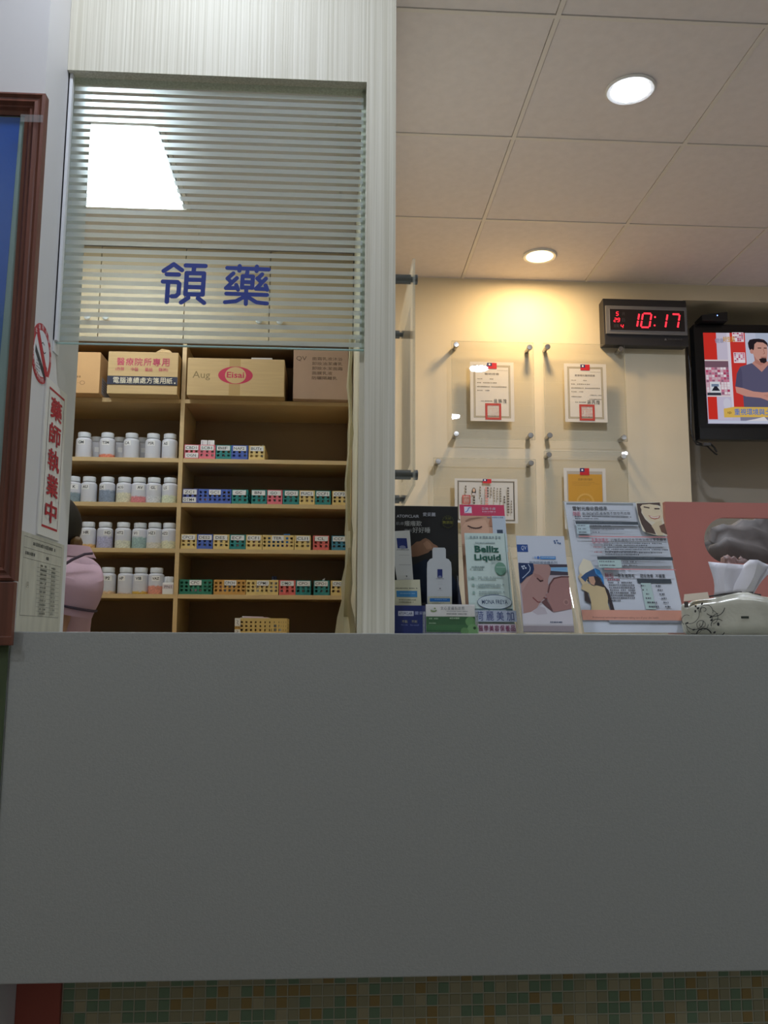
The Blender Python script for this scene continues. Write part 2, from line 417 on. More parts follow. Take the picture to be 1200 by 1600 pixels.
for x, y, k, lab in ((-1.488, 0.07, 1.0, 'above the viewer on the left side'), (-1.488, -1.13, 1.0, 'behind the viewer on the left side'), (2.70, 0.07, 1.7, 'above the viewer far on the right side')):  # guessed lamps, added out of view to brighten the waiting side
    downlight(x, y, 'added unseen cool white ceiling downlight ' + lab, 'cool_lens', COOL, POW_WAIT*k, 60)
t = thing('ceiling_panel_light', 'square white fluorescent ceiling panel seen through the striped glass', 'lamp', (-0.9, 3.085, ZC))
MB().box(-0.29, 0.29, -0.29, 0.29, 0.002, 0.06).build('housing', M_WHITE, t)
MB().box(-0.282, 0.282, -0.282, 0.282, -0.004, 0.002).build('diffuser', emit('panel_glow', PANELC, 12.0), t)
l = bpy.data.lights.new('panel_light', 'AREA'); l.shape = 'SQUARE'; l.size = 0.56; l.energy = POW_PANEL; l.color = PANELC
lo = bpy.data.objects.new('panel_light', l); COL.objects.link(lo); lo.parent = t; lo.location = (0, 0, -0.01)

# ================================================================== PICK-UP WINDOW
g = thing('pickup_window', 'striped frosted glass panel with two large blue characters above the pick-up window', 'glass panel', (0, 0, 0))
MB().box(XW+0.003, 0.0585, 1.7450, 1.7520, 1.6775, 2.2585).build('pane', M_GLASS, g)
MB().box(XW+0.003, 0.0585, 1.7450, 1.7520, 1.6755, 1.6773).build('pane_edge', mat('pale_green_glass_edge', '#bfe6e2', 0.2), g)
sm = MB().add([(-0.3045,0,-0.0049),(0.3045,0,-0.0049),(0.3045,0,0.0049),(-0.3045,0,0.0049)], [(0,1,2,3)]).build('frosted_stripe', M_FROST, g, fix=False)
sm.location = (-0.2505, 1.7449, 1.6864)
for k in range(1, 33):
    o = dup(sm, g); o.location = (-0.2505, 1.7449, 1.6864 + 0.01708*k)
def gw(x, y, k): return (x, 1.7442 - .00006*k, y)
def gc(px, py):
    X = 240 + px/6; Y = 395 + py/6
    return (-0.359 + (X-252)*0.001325, 1.851 - ((Y-410) - 0.03*(X-252))*0.00133)
S1 = [[(95,165),(185,100),(262,158)],[(125,197),(235,201)],[(92,268),(225,274),(243,292),(238,388),(215,411),(178,412)],[(140,280),(135,465)],
      [(297,112),(478,118)],[(375,118),(370,180)],[(309,187),(303,392)],[(467,192),(461,392)],[(309,187),(467,191)],[(308,252),(466,256)],[(305,323),(464,327)],[(303,393),(461,397)],
      [(330,428),(266,473)],[(420,432),(476,478)]]
S2 = [[(680,135),(1066,151)],[(795,117),(793,163)],[(955,122),(953,168)],[(868,175),(862,208)],[(826,216),(821,330)],[(921,220),(916,332)],[(826,216),(921,220)],[(824,273),(918,277)],[(822,327),(916,331)],
      [(738,190),(686,240),(722,276)],[(772,236),(674,334),(772,334)],[(768,303),(786,350)],[(962,240),(1000,276)],[(1006,200),(968,240)],[(1042,242),(952,342),(1050,346)],[(1040,308),(1056,352)],
      [(680,388),(1055,402)],[(862,340),(862,490)],[(838,424),(770,462),(670,472)],[(888,428),(960,474),(1056,486)]]
blue = mat('blue_vinyl', '#2c3f8f', 0.5)
for S in (S1, S2):
    mb = MB(); capsule_strokes(mb, [[gc(*p) for p in st] for st in S], gw, 0.0047 if S is S1 else 0.0043)
    mb.build('vinyl_character', blue, g, fix=False)
tag(MB().box(XW+0.0005, XW+0.0028, 1.732, 1.765, 1.655, 2.2588).box(XW+0.0005, XW+0.009, 1.732, 1.7438, 1.6775, 2.2588).build('glass_channel', M_CHAN), 'thin white glass channel fixed upright on the left wall', 'glass channel')
tag(MB().box(0.0505, 0.0594, 1.755, 1.79, 1.0985, 2.2585).build('window_jamb', mat('cream_jamb', '#dcd8c6', .45)), 'slim white upright jamb strip on the right of the pick-up window', 'jamb')

# ------------------------------------------------------------------ stickers, plaque and notice on the left wall
XS = XW + 0.0002
t = thing('no_smoking_sticker', 'round red and white no-smoking sticker on the white left wall', 'sticker', (0, 0, 0))
cy, cz, rr = 1.670, 1.6285, 0.058
tl = (XS, cy-rr, cz+rr); Uv = (0, 2*rr, 0); Vv = (0, 0, -2*rr)
c = Card(tl, Uv, Vv, off=0.0)
sh = MB().lathe([(rr, 0), (rr, 0.0006)], c=(XS, cy, cz), n=40, axis='x').build('sticker_disc', mat('sticker_red', '#b5323c', 0.5), t)
c.off = 0.0009
c.ell(.5,.5,.385,.385,'#e2e2e4', 40)
c.poly([(.18,.43),(.60,.70),(.76,.78),(.76,.90),(.60,.84),(.18,.56)], '#3a3c40')
c.poly([(.70,.62),(.80,.66),(.80,.80),(.70,.76)], '#3a3c40')
c.line([(.30,.30),(.37,.36),(.45,.34),(.52,.30),(.60,.32)], .0022, '#44464a')
c.line([(.54,.44),(.62,.46),(.68,.42)], .0022, '#44464a')
c.poly([(.16,.20),(.27,.11),(.86,.78),(.76,.88)], '#b5323c')
c.fine(.26,.66,.52,.86, 4, '#77797c', seed=4)
for i, ch in enumerate('本場所全面禁菸'):
    a = -PI*0.80 + i*0.225*PI*0.55; u = .5 + .44*math.cos(a+.1); v = .5 + .44*math.sin(a+.1)
    c.text(ch, u-.045, v-.045, u+.045, v+.045, '#eadfe0')
for i, ch in enumerate('違者依法處罰鍰新台幣'):
    a = PI*0.98 - i*0.06*PI; u = .5 + .44*math.cos(a); v = .5 + .44*math.sin(a)
    c.text(ch, u-.034, v-.034, u+.034, v+.034, '#eadfe0')
c.done('sticker_print', t)

t = thing('pharmacist_plaque', 'narrow white upright plaque with five red characters on the left wall', 'plaque', (0, 0, 0))
MB().box(XS, XS+0.004, 1.700, 1.832, 1.283, 1.592).build('plaque_board', mat('plaque_white', '#e3e0d8', 0.5), t, bevel=0.001)
c = Card((XS+0.004, 1.700, 1.592), (0, .132, 0), (0, 0, -.309))
c.rect(.13,.045,.87,.060,'#b3323a'); c.rect(.13,.93,.87,.945,'#b3323a')
c.rect(.13,.06,.142,.93,'#4a3032'); c.rect(.858,.06,.87,.93,'#7a3438')
for i, ch in enumerate('藥師執業中'):
    v = .095 + i*.168
    c.text(ch, .24, v, .76, v+.135, '#b0303a', bold=0.03)
c.done('plaque_print', t)

t = thing('paper_notice', 'yellowed paper notice with a ruled table, taped low on the left wall', 'notice', (0, 0, 0))
MB().box(XS, XS+0.0008, 1.622, 1.880, 1.0985, 1.280).build('notice_sheet', mat('aged_paper', '#c3bfae', 0.75, var=0.10, scale=14, stretch=(1, 3, .6)), t)
c = Card((XS+0.0008, 1.622, 1.280), (0, .258, 0), (0, 0, -.1815))
lc = '#55554f'
c.frame(.06,.04,.94,.84,.0007,lc); c.line([(.06,.155),(.94,.155)],.0006,lc); c.line([(.06,.26),(.94,.26)],.0006,lc)
c.fine(.25,.07,.78,.125,1,'#6a6a62',seed=2,ragged=False,fill=.8); c.fine(.10,.185,.30,.235,1,'#5a5a55',seed=3,ragged=False,fill=.8); c.fine(.56,.19,.62,.235,1,'#5a5a55',seed=9,ragged=False,fill=.8)
for r in range(12):
    v = .28 + r*.046
    if r: c.line([(.36,v),(.90,v)],.0005,lc)
    c.fine(.44,v+.008,.58,v+.036,1,'#66665f',seed=20+r,ragged=False,fill=.9); c.fine(.70,v+.008,.80,v+.036,1,'#77776f',seed=40+r,ragged=False,fill=.9)
c.line([(.62,.27),(.60,.84)],.0005,lc); c.line([(.36,.27),(.34,.84)],.0005,lc)
c.text('月', .13,.50,.17,.56,'#55554f'); c.done('notice_print', t)

# ------------------------------------------------------------------ framed poster on the left wall
t = thing('picture_frame', 'tall red-brown moulded wooden picture frame with a blue poster at the left edge', 'picture frame', (0, 0, 0))
x0, x1, z0, z1 = -1.256, -.556, 1.186, 2.112; wd = .040; FY = 1.5995
def moulding(name, a, b, inn_a, inn_b, parent):
    prof = [(0, .0), (0, .020), (.12, .023), (.26, .019), (.34, .019), (.46, .022), (.60, .016), (.70, .017), (.82, .012), (1.0, .009), (1.0, .0)]
    rs = []
    for P, I in ((Vector(a), Vector(inn_a)), (Vector(b), Vector(inn_b))):
        rs.append([P + I*d + Vector((0, -h, 0)) for d, h in prof])
    return MB().rings(rs).build(name, M_WOOD, parent)
moulding('frame_rail', (x0,FY,z1), (x1,FY,z1), (wd,0,-wd), (-wd,0,-wd), t)
moulding('frame_rail', (x1,FY,z0), (x0,FY,z0), (-wd,0,wd), (wd,0,wd), t)
moulding('frame_stile', (x1,FY,z1), (x1,FY,z0), (-wd,0,-wd), (-wd,0,wd), t)
moulding('frame_stile', (x0,FY,z0), (x0,FY,z1), (wd,0,wd), (wd,0,-wd), t)
MB().box(x0+wd-.002, x1-wd+.002, FY-.004, FY, z0+wd-.002, z1-wd+.002).build('mat_board', mat('pale_mat_board', '#a9b8b8', 0.7), t)
po = MB(); po.add([(x0+wd+.012,FY-.0046,z0+wd+.03),(x1-wd-.022,FY-.0046,z0+wd+.03),(x1-wd-.010,FY-.0046,z1-wd-.002),(x0+wd+.012,FY-.0046,z1-wd-.002)], [(0,1,2,3)])
def blue_poster():
    m = bpy.data.materials.new('blue_poster'); m.use_nodes = True; nt = m.node_tree; b = nt.nodes['Principled BSDF']; b.inputs['Roughness'].default_value = .35
    tc = nt.nodes.new('ShaderNodeTexCoord'); sp = nt.nodes.new('ShaderNodeSeparateXYZ'); nt.links.new(tc.outputs['Generated'], sp.inputs[0])
    r = nt.nodes.new('ShaderNodeValToRGB'); e = r.color_ramp.elements
    e[0].position = .30; e[0].color = (*rgb('#8a8f9a'), 1); e[1].position = .58; e[1].color = (*rgb('#1d58c0'), 1)
    k = e.new(.45); k.color = (*rgb('#3c6aa4'), 1)
    nt.links.new(sp.outputs['Z'], r.inputs[0]); nt.links.new(r.outputs[0], b.inputs['Base Color']); return m
po.build('poster_sheet', blue_poster(), t, fix=False)
MB().box(x0+wd-.001, x1-wd+.001, FY-.0075, FY-.0065, z0+wd-.001, z1-wd+.001).build('frame_glass', M_GLASS, t)
MB().box(-.598, -.5565, FY-.0245, FY-.0238, 2.050, 2.065).build('tape_strip', clear('sticky_tape', (.95,.93,.95), milky=.12), t)
t = thing('wooden_rail', 'dark red-brown wooden rail below the picture frame, beside the counter end', 'wooden rail', (0, 0, 0))
MB().box(-1.9, -.5555, 1.578, 1.5938, 1.074, 1.1845).box(-1.9, -.5530, 1.574, 1.578, 1.074, 1.090).build('rail_board', M_WOOD, t, bevel=.002)

# ================================================================== PHARMACY SHELF
SY = 3.74; SB = 4.055
SZ = [2.107, 1.847, 1.654, 1.459, 1.267]
sh = thing('medicine_shelf', 'tall maple shelf unit with open compartments behind the pick-up window', 'shelf', (0, 0, 0))
for nm, x0, x1 in (('upright', -1.298, -1.28), ('upright', -0.663, -0.645), ('upright', 0.062, 0.078)):
    MB().box(x0, x1, SY, SB, 0.0, 2.355).build(nm, M_MAPLE, sh, bevel=.001)
for z in SZ:
    MB().box(-1.28, -0.663, SY+.001, SB, z-.018, z).build('shelf_board', M_MAPLE, sh, bevel=.001)
    MB().box(-0.645, 0.062, SY+.001, SB, z-.018, z).build('shelf_board', M_MAPLE, sh, bevel=.001)
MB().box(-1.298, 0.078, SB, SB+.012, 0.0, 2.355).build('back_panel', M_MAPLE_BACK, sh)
# base cabinet whose worktop carries the lowest basket
bc = thing('base_cabinet', 'maple base cabinet standing in front of the medicine shelf, mostly below the counter line', 'cabinet', (0, 0, 0))
MB().box(-1.28, 0.075, 3.33, 3.735, 0.08, 1.075).build('cabinet_body', M_MAPLE_BACK, bc)
MB().box(-1.29, 0.077, 3.31, 3.738, 1.075, 1.100).build('worktop', M_MAPLE, bc, bevel=.002)
for k in range(4):
    x = -1.275 + k*.338
    d = MB().box(x, x+.332, 3.312, 3.33, .1, 1.06).build('door', M_MAPLE_DOOR, bc, bevel=.002)
    MB().lathe([(.006,0),(.006,-.012),(.013,-.018),(.013,-.024),(.008,-.028),(0.001,-.029)], c=(x+(.30 if k%2==0 else .03), 3.312, .95), axis='y', n=14).build('knob', M_WHITE, d, smooth=True)
# wall cabinets up to the ceiling
for nm, xa, xb, xc, lab in (('wall_cabinet', -1.40, -1.03, -.663, 'beige wall cabinet with two doors seen through the glass, left of the pair'),
                       ('wall_cabinet', -.663, -.292, .0775, 'beige wall cabinet with two doors seen through the glass, beside the slim column')):
    c_ = thing(nm, lab, 'cabinet', (0, 0, 0), group='wall cabinets over the medicine shelf')
    MB().box(xa, xc, SY+.02, SB+.01, 2.357, ZC-.002).build('cabinet_body', M_MAPLE_BACK, c_)
    for x0, x1, kx in ((xa, xb, xb-.042), (xb, xc, xb+.036 if xa < -1 else xb+.048)):
        d = MB().box(x0+.002, x1-.002, SY-.002, SY+.018, 2.362, ZC-.0006).build('cabinet_door', M_MAPLE_DOOR, c_, bevel=.0015)
        MB().lathe([(.005,0),(.005,-.010),(.012,-.016),(.014,-.022),(.012,-.028),(.006,-.032),(.001,-.033)], c=(kx, SY-.002, 2.458), axis='y', n=16).build('knob', M_WHITE, d, smooth=True)

# ------------------------------------------------------------------ cardboard boxes on the top shelf
def carton(name, label, x0, x1, y0, y1, z0, z1, m, rot=0.0):
    t = thing(name, label, 'box', ((x0+x1)/2, (y0+y1)/2, z0), rot)
    w, d, h = (x1-x0)/2, (y1-y0)/2, z1-z0
    MB().box(-w, w, -d, d, 0, h-.003).build('carton_body', m, t, bevel=.003)
    MB().box(-w+.001, w-.001, -d+.001, -.001, h-.003, h).build('carton_flap', m, t)
    MB().box(-w+.001, w-.001, .001, d-.001, h-.003, h).build('carton_flap', m, t)
    return t, w, d, h
BZ = SZ[0] + .0005
t, w_, d_, h_ = carton('cardboard_box', 'plain tan cardboard box at the left end of the top shelf', -1.245, -.995, 3.675, 3.98, BZ-.0, 2.287, M_KRAFT3)
c = Card((-w_,-d_,h_), (2*w_,0,0), (0,0,-h_)); c.fine(.62,.58,.74,.64,1,'#8d6b48',fill=.8,seed=3); c.text('·○', .64,.70,.76,.80,'#8d6b48'); c.done('carton_print', t)
c = Card((w_,-d_,h_), (0,2*d_,0), (0,0,-h_)); c.rect(.12,.55,.55,.95,'#a9a9b0'); c.fine(.15,.6,.5,.9,5,'#606068',seed=6); c.done('shipping_label', t)
t, w_, d_, h_ = carton('cardboard_box', 'tan cardboard box with pink lettering above a dark blue band with nine pale characters', -.962, -.668, 3.672, 3.98, BZ, 2.292, M_KRAFT)
c = Card((-w_,-d_,h_), (2*w_,0,0), (0,0,-h_))
pk = '#b8485e'
for i, ch in enumerate('醫療院所專用'): c.text(ch, .125+i*.128, .15, .235+i*.128, .33, pk, bold=.01)
c.text('(西醫', .11,.375,.235,.465,pk); c.text('中醫', .33,.375,.435,.465,pk); c.text('藥局', .53,.375,.635,.465,pk); c.text('醫院)', .725,.375,.86,.465,pk)
c.rect(0,.585,1,.785,'#2f3140')
for i, ch in enumerate('電腦連續處方箋用紙'): c.text(ch, .085+i*.095, .615, .170+i*.095, .755, '#d4c9b0', bold=.008)
c.rect(.955,.72,.975,.755,'#d4c9b0'); c.done('carton_print', t)
MB().add([(.05,-d_,h_),(.12,-d_,h_),(.105,-d_+.01,h_+.014),(.075,-d_+.006,h_+.018)], [(0,1,2,3)]).build('torn_flap', M_KRAFT, t)
t, w_, d_, h_ = carton('cardboard_box', 'long tan cardboard box with a crimson oval emblem and handwriting', -.628, -.216, 3.672, 3.98, BZ, 2.272, M_KRAFT)
c = Card((-w_,-d_,h_), (2*w_,0,0), (0,0,-h_))
rd = '#b03048'
c.rect(.43,0,.545,1,'#a98a57')
c.ell(.495,.45,.178,.235,rd,36); c.ell(.495,.45,.108,.222,'#b89a6a',36)
c.text('Eisai', .405,.36,.585,.52,rd,bold=.02)
c.text('Aug', .055,.36,.235,.60,'#7d6a45'); c.done('carton_print', t)
tag(MB().box(-.365,-.275,3.74,3.85,2.2725,2.300).build('small_white_box', mat('pale_grey_card', '#bdb9b2', .7)), 'small pale flat box lying on the long emblem box', 'box')
t, w_, d_, h_ = carton('cardboard_box', 'taller pinkish brown cardboard box with handwritten lines, at the right end of the top shelf', -.180, .058, 3.70, 3.98, BZ, 2.335, M_KRAFT2)
c = Card((-w_,-d_,h_), (2*w_,0,0), (0,0,-h_))
c.text('QV', .05,.16,.24,.26,'#5c4a3c'); c.done('carton_mark', t); c = Card((-w_,-d_,h_), (2*w_,0,0), (0,0,-h_))
hw = ['面霜乳液沐浴', '卸妝油潔膚乳', '卸妝水潔面霜', '面膜乳液', '防曬隔離乳']
for i, s_ in enumerate(hw): c.text(s_, .34,.17+i*.095, .34+.092*len(s_),.235+i*.095,'#5c4a3c')
c.done('carton_print', t)

# ------------------------------------------------------------------ pill bottles
def bottle_mat():
    m = bpy.data.materials.new('translucent_bottle'); m.use_nodes = True; nt = m.node_tree; b = nt.nodes['Principled BSDF']
    b.inputs['Roughness'].default_value = .45
    tc = nt.nodes.new('ShaderNodeTexCoord'); sp = nt.nodes.new('ShaderNodeSeparateXYZ'); oi = nt.nodes.new('ShaderNodeObjectInfo')
    n = nt.nodes.new('ShaderNodeTexNoise'); n.inputs['Scale'].default_value = 90; n.inputs['Detail'].default_value = 1
    nt.links.new(tc.outputs['Object'], sp.inputs[0]); nt.links.new(tc.outputs['Object'], n.inputs['Vector'])
    dv = nt.nodes.new('ShaderNodeMath'); dv.operation = 'MULTIPLY_ADD'; dv.inputs[1].default_value = .012; nt.links.new(n.outputs['Fac'], dv.inputs[0]); nt.links.new(sp.outputs['Z'], dv.inputs[2])
    sc = nt.nodes.new('ShaderNodeMath'); sc.operation = 'MULTIPLY'; sc.inputs[1].default_value = .1; nt.links.new(oi.outputs['Alpha'], sc.inputs[0])
    sb = nt.nodes.new('ShaderNodeMath'); sb.operation = 'SUBTRACT'; nt.links.new(sc.outputs[0], sb.inputs[0]); nt.links.new(dv.outputs[0], sb.inputs[1])
    ml = nt.nodes.new('ShaderNodeMath'); ml.operation = 'MULTIPLY_ADD'; ml.use_clamp = True; ml.inputs[1].default_value = 160; ml.inputs[2].default_value = .5; nt.links.new(sb.outputs[0], ml.inputs[0])
    vr = nt.nodes.new('ShaderNodeTexVoronoi'); vr.inputs['Scale'].default_value = 130; nt.links.new(tc.outputs['Object'], vr.inputs['Vector'])
    hs = nt.nodes.new('ShaderNodeHueSaturation'); nt.links.new(oi.outputs['Color'], hs.inputs['Color'])
    va = nt.nodes.new('ShaderNodeMath'); va.operation = 'MULTIPLY_ADD'; va.inputs[1].default_value = -.5; va.inputs[2].default_value = 1.15; nt.links.new(vr.outputs['Distance'], va.inputs[0]); nt.links.new(va.outputs[0], hs.inputs['Value'])
    mx = nt.nodes.new('ShaderNodeMix'); mx.data_type = 'RGBA'; mx.inputs['A'].default_value = (*rgb('#c6c6cc'), 1)
    nt.links.new(ml.outputs[0], mx.inputs['Factor']); nt.links.new(hs.outputs[0], mx.inputs['B']); nt.links.new(mx.outputs['Result'], b.inputs['Base Color'])
    return m
M_BOT = bottle_mat()
M_CAP = mat('bottle_cap', '#cccfd3', .45)
M_LAB = mat('handwritten_label', '#e3e2e0', .7)
bR, bH = .0335, .112
bme = MB().lathe([(.002,0),(.0315,0),(bR,.002),(bR,.076),(.0325,.081),(.029,.0855),(.024,.088),(.023,.091)], n=24).build('bottle_body', M_BOT, smooth=True)
cme = MB().lathe([(.0255,.0905),(.0268,.0915),(.0268,.1095),(.0255,.112),(.001,.1122)], n=24).build('bottle_cap', M_CAP, smooth=True)
bme_d, cme_d = bme.data, cme.data
bpy.data.objects.remove(bme); bpy.data.objects.remove(cme)
def bottle(x, z, y, code, label, fill, level, lx=0.0, group=None, lw=.017, h=1.0, lz=.0655):
    t = thing('pill_bottle', label, 'bottle', (x, y, z), group=group)
    b = link('bottle_body', bme_d, t); b.color = (*rgb(fill), level*10*bH*.7)
    link('bottle_cap', cme_d, t)
    if code is not None:
        mb = MB(); n = 6; a0 = lx; R = bR + .0004; rs = []
        half = lw/R
        top = [( R*math.sin(a0-half+2*half*k/n), -R*math.cos(a0-half+2*half*k/n)) for k in range(n+1)]
        vs = [(p[0], p[1], lz-.0105) for p in top] + [(p[0], p[1], lz+.0105) for p in top]
        mb.add(vs, [(k, k+1, n+2+k, n+1+k) for k in range(n)]); lo = mb.build('paper_label', M_LAB, t, fix=False)
        if code:
            vs, fs, bb = text_mesh(code, .018); s = min(.0125/(bb[3]-bb[2]), 1.7*lw/(bb[1]-bb[0])); tm_ = MB(); out = []
            wm = (bb[0]+bb[1])/2; hm = (bb[2]+bb[3])/2; R2 = R + .0004
            for X, Y, _ in vs:
                a = a0 + (X-wm)*s/R2; out.append((R2*math.sin(a), -R2*math.cos(a), lz + (Y-hm)*s))
            tm_.add(out, fs); tm_.build('label_writing', ink('#33363c'), lo, fix=False)
    return t
BY = SY + .042
g1 = 'pill bottles on the upper bottle shelf'; g2 = 'pill bottles on the second bottle shelf'; g3 = 'pill bottles on the third bottle shelf'; g4 = 'pill bottles on the lowest bottle shelf'
for x, code, fill, lev, lx in ((-1.075,'GM','#d8d8e2',0,-.15),(-.976,'TSM','#e8876a',.27,0),(-.873,'CA','#d8d4dc',0,-.4),(-.781,'PSR','#c9d2d4',.0,-.1),(-.710,'AS','#e4d3cc',.15,-.4)):
    bottle(x, SZ[1], BY, code, 'white pill bottle labelled %s on the upper bottle shelf' % code, fill, lev, lx, g1)
for x, nb in ((-1.050,'GM and TSM'),(-.950,'TSM and CA'),(-.850,'CA and PSR')):
    bottle(x+.006, SZ[1], BY+.085, '', 'white pill bottle standing back in shadow between the %s bottles' % nb, '#cfcfcf', 0, .3, g1, lw=.010, lz=.052)
for x, code, fill, lev, lx in ((-1.110,'K','#7f9098',.6,.35),(-1.044,'AU','#c8ced0',.16,-.25),(-.967,'OX','#8895a8',.75,-.55),(-.895,'ACG','#dcd8bc',.62,-.35),(-.832,'AV','#d9868a',.42,.3),(-.770,'GL','#d8dade',.45,.1),(-.702,'LS','#d6dcc0',.5,-.45)):
    bottle(x, SZ[2], BY, code, 'white pill bottle labelled %s on the second bottle shelf' % code, fill, lev, lx, g2)
for x, code, fill, lev, lx, dy in ((-1.038,'HR','#e0b070',.28,.0,0),(-.967,'HD','#b3b2cf',.7,.55,0),(-.891,'HT2','#dcdcc8',.5,-.2,0),(-.823,'V1','#9bb4b0',.7,-.4,.012),(-.759,'HZ1','#d6cfc0',.4,-.2,0),(-.698,'HZ2','#dcd9b8',.5,-.45,.004)):
    bottle(x, SZ[3], BY+dy, code, 'white pill bottle labelled %s on the third bottle shelf' % code, fill, lev, lx, g3)
for x, code, fill, lev, lx in ((-.946,'P2','#ddb890',.22,.2),(-.871,'HP','#d8c0b8',.15,-.4),(-.809,'VIB','#d8b048',.22,-.1),(-.744,'VAZ','#e0947e',.52,.1)):
    bottle(x, SZ[4], BY, code, 'white pill bottle labelled %s on the lowest bottle shelf' % code, fill, lev, lx, g4)
t = thing('pill_bottle', 'short square white pill bottle labelled PN1 beside the shelf divider', 'bottle', (-.690, BY-.005, SZ[4]), group=g4)
MB().box(-.0235,.0235,-.022,.022,0,.050).build('bottle_body', M_LAB, t, smooth=True, bevel=.005)
MB().lathe([(.017,.049),(.020,.051),(.020,.072),(.018,.075),(.001,.0752)], n=20).build('bottle_cap', M_CAP, t, smooth=True)
c = Card((-.0235,-.022,.042), (.047,0,0), (0,0,-.020)); c.rect(.04,.05,.96,.98,'#cfc3c6'); c.text('PN1', .2,.25,.8,.8,'#44464c'); c.done('paper_label', t)

# ------------------------------------------------------------------ perforated plastic baskets
M_BK = {k: mat('basket_'+k, v, .45) for k, v in dict(pink='#dd6f7d', coral='#d9675f', teal='#2f8380', blue='#4c66b4', yellow='#dcc07c', orange='#cc9a50', green='#2f7a62', steel='#3f7f96', lilac='#5d66a8').items()}
_bm = {}
def basket_mesh(w, h, d, nx, nz):
    key = (round(w,3), round(h,3), nx, nz)
    if key in _bm: return _bm[key]
    mb = MB(); th = .0022
    def panel(length, n, place):
        hs = .42*length/n
        px = length/n; zs = [(.010 + (h-.016)*(k+.5)/nz) for k in range(nz)]; hz = .0092
        # horizontal bands
        edges = [0.0]
        for z in zs: edges += [z-hz/2*1.05, z+hz/2*1.05]
        edges.append(h)
        for a, b in zip(edges[0::2], edges[1::2]): place(0, length, a, b)
        for z in zs:
            x = 0.0; half = hz/2*1.15
            for k in range(n):
                cx = px*(k+.5); place(x, cx-half, z-hz/2*1.05, z+hz/2*1.05); x = cx+half
            place(x, length, z-hz/2*1.05, z+hz/2*1.05)
    panel(w, nx, lambda a,b,z0,z1: mb.box(-w/2+a, -w/2+b, 0, th, z0, z1))
    panel(w, nx, lambda a,b,z0,z1: mb.box(-w/2+a, -w/2+b, d-th, d, z0, z1))
    nd = max(3, int(d/.024))
    panel(d-2*th, nd, lambda a,b,z0,z1: mb.box(-w/2, -w/2+th, th+a, th+b, z0, z1))
    panel(d-2*th, nd, lambda a,b,z0,z1: mb.box(w/2-th, w/2, th+a, th+b, z0, z1))
    mb.box(-w/2+th, w/2-th, th, d-th, 0, .002)
    me = bpy.data.meshes.new('basket_body'); me.from_pydata(mb.v, [], mb.f); _bm[key] = me
    return me
def basket(x0, x1, z, colr, tags, label, group, h=.063, d=.20, y=None, nx=None, nz=3, lw=None, lx=0.0):
    w = x1-x0-.0015
    long_ = w > .1
    nx = nx or (7 if long_ else 3)
    t = thing('plastic_basket', label, 'basket', ((x0+x1)/2, (SY+.012 if y is None else y), z), group=group)
    src = basket_mesh(round(w, 3), h, d, nx, nz)
    me = src.copy(); me.materials.clear(); me.materials.append(M_BK[colr])
    link('basket_body', me, t)
    for i, tx in enumerate(tags):
        ww = lw or (.056 if not long_ else .050); zz = h-.003-.023*(0 if i == 0 else 1.45); hh = .021
        ox = lx + (random.Random(tx).uniform(-.003, .003))
        lo = MB().box(ox-ww/2, ox+ww/2, -.0009, -.0001, zz-hh, zz).build('paper_label', M_LAB, t)
        c = Card((ox-ww/2, -.0009, zz), (ww,0,0), (0,0,-hh)); n = max(2.2, len(tx))
        half = min(.40, .115*n); c.text(tx, .46-half, .22, .46+half, .78, '#34363a', bold=.006); c.done('label_writing', lo)
    # packs of tablets standing inside
    rn = random.Random(label)
    for k in range(1 if not long_ else 3):
        px = rn.uniform(-w/2+.016, w/2-.016); py = .012 + k*.03
        pk = MB().box(px-.011, px+.011, py, py+.012, .0025, rn.uniform(.025, h*.72)).build('tablet_pack', rn.choice(PACKS), t)
    return t
PACKS = [mat('pack_white', '#c9c9cc', .5), mat('pack_foil', '#9aa0a4', .35, metal=.6), mat('pack_pink', '#c79a9c', .5)]
def blab(colr, code, row, sz='small'): return '%s %s plastic basket labelled %s on the %s basket shelf' % (sz, colr, code, row)
gA, gB, gC, gD = ('baskets on the top basket shelf', 'baskets on the second basket shelf', 'baskets on the third basket shelf', 'baskets on the lowest basket shelf')
for x0, x1, cl, tx in ((-.643,-.580,'pink',['CBD1','OGN']),(-.580,-.509,'pink',['SCB1']),(-.508,-.442,'teal',['BIF']),(-.442,-.371,'blue',['NAF2']),(-.367,-.298,'yellow',['BUTz'])):
    basket(x0, x1, SZ[1], cl, tx, blab(cl, ' and '.join(tx), 'top'), gA)
for x0, x1, cl, tx in ((-.643,-.578,'lilac',['ZC1','OTM4']),(-.577,-.436,'blue',['GC1']),(-.435,-.365,'teal',['GC']),(-.351,-.285,'teal',['BN']),(-.284,-.218,'pink',['GO']),(-.217,-.148,'teal',['GO1']),(-.147,-.079,'yellow',['FUC1']),(-.078,-.011,'teal',['CCF1']),(-.005,.060,'yellow',['CCF2'])):
    basket(x0, x1, SZ[2], cl, tx, blab(cl, ' and '.join(tx), 'second', 'long' if x1-x0 > .1 else 'small'), gB)
for x0, x1, cl, tx in ((-.643,-.576,'yellow',['CPC2']),(-.576,-.508,'blue',['DES2']),(-.507,-.439,'yellow',['DES']),(-.438,-.370,'teal',['ECF']),(-.369,-.301,'yellow',['ECF1']),(-.300,-.165,'yellow',['TER']),(-.164,-.094,'yellow',['CLI1']),(-.085,-.016,'coral',['CL']),(-.006,.0605,'steel',['CCF'])):
    basket(x0, x1, SZ[3], cl, tx, blab(cl, tx[0], 'third', 'long' if x1-x0 > .1 else 'small'), gC)
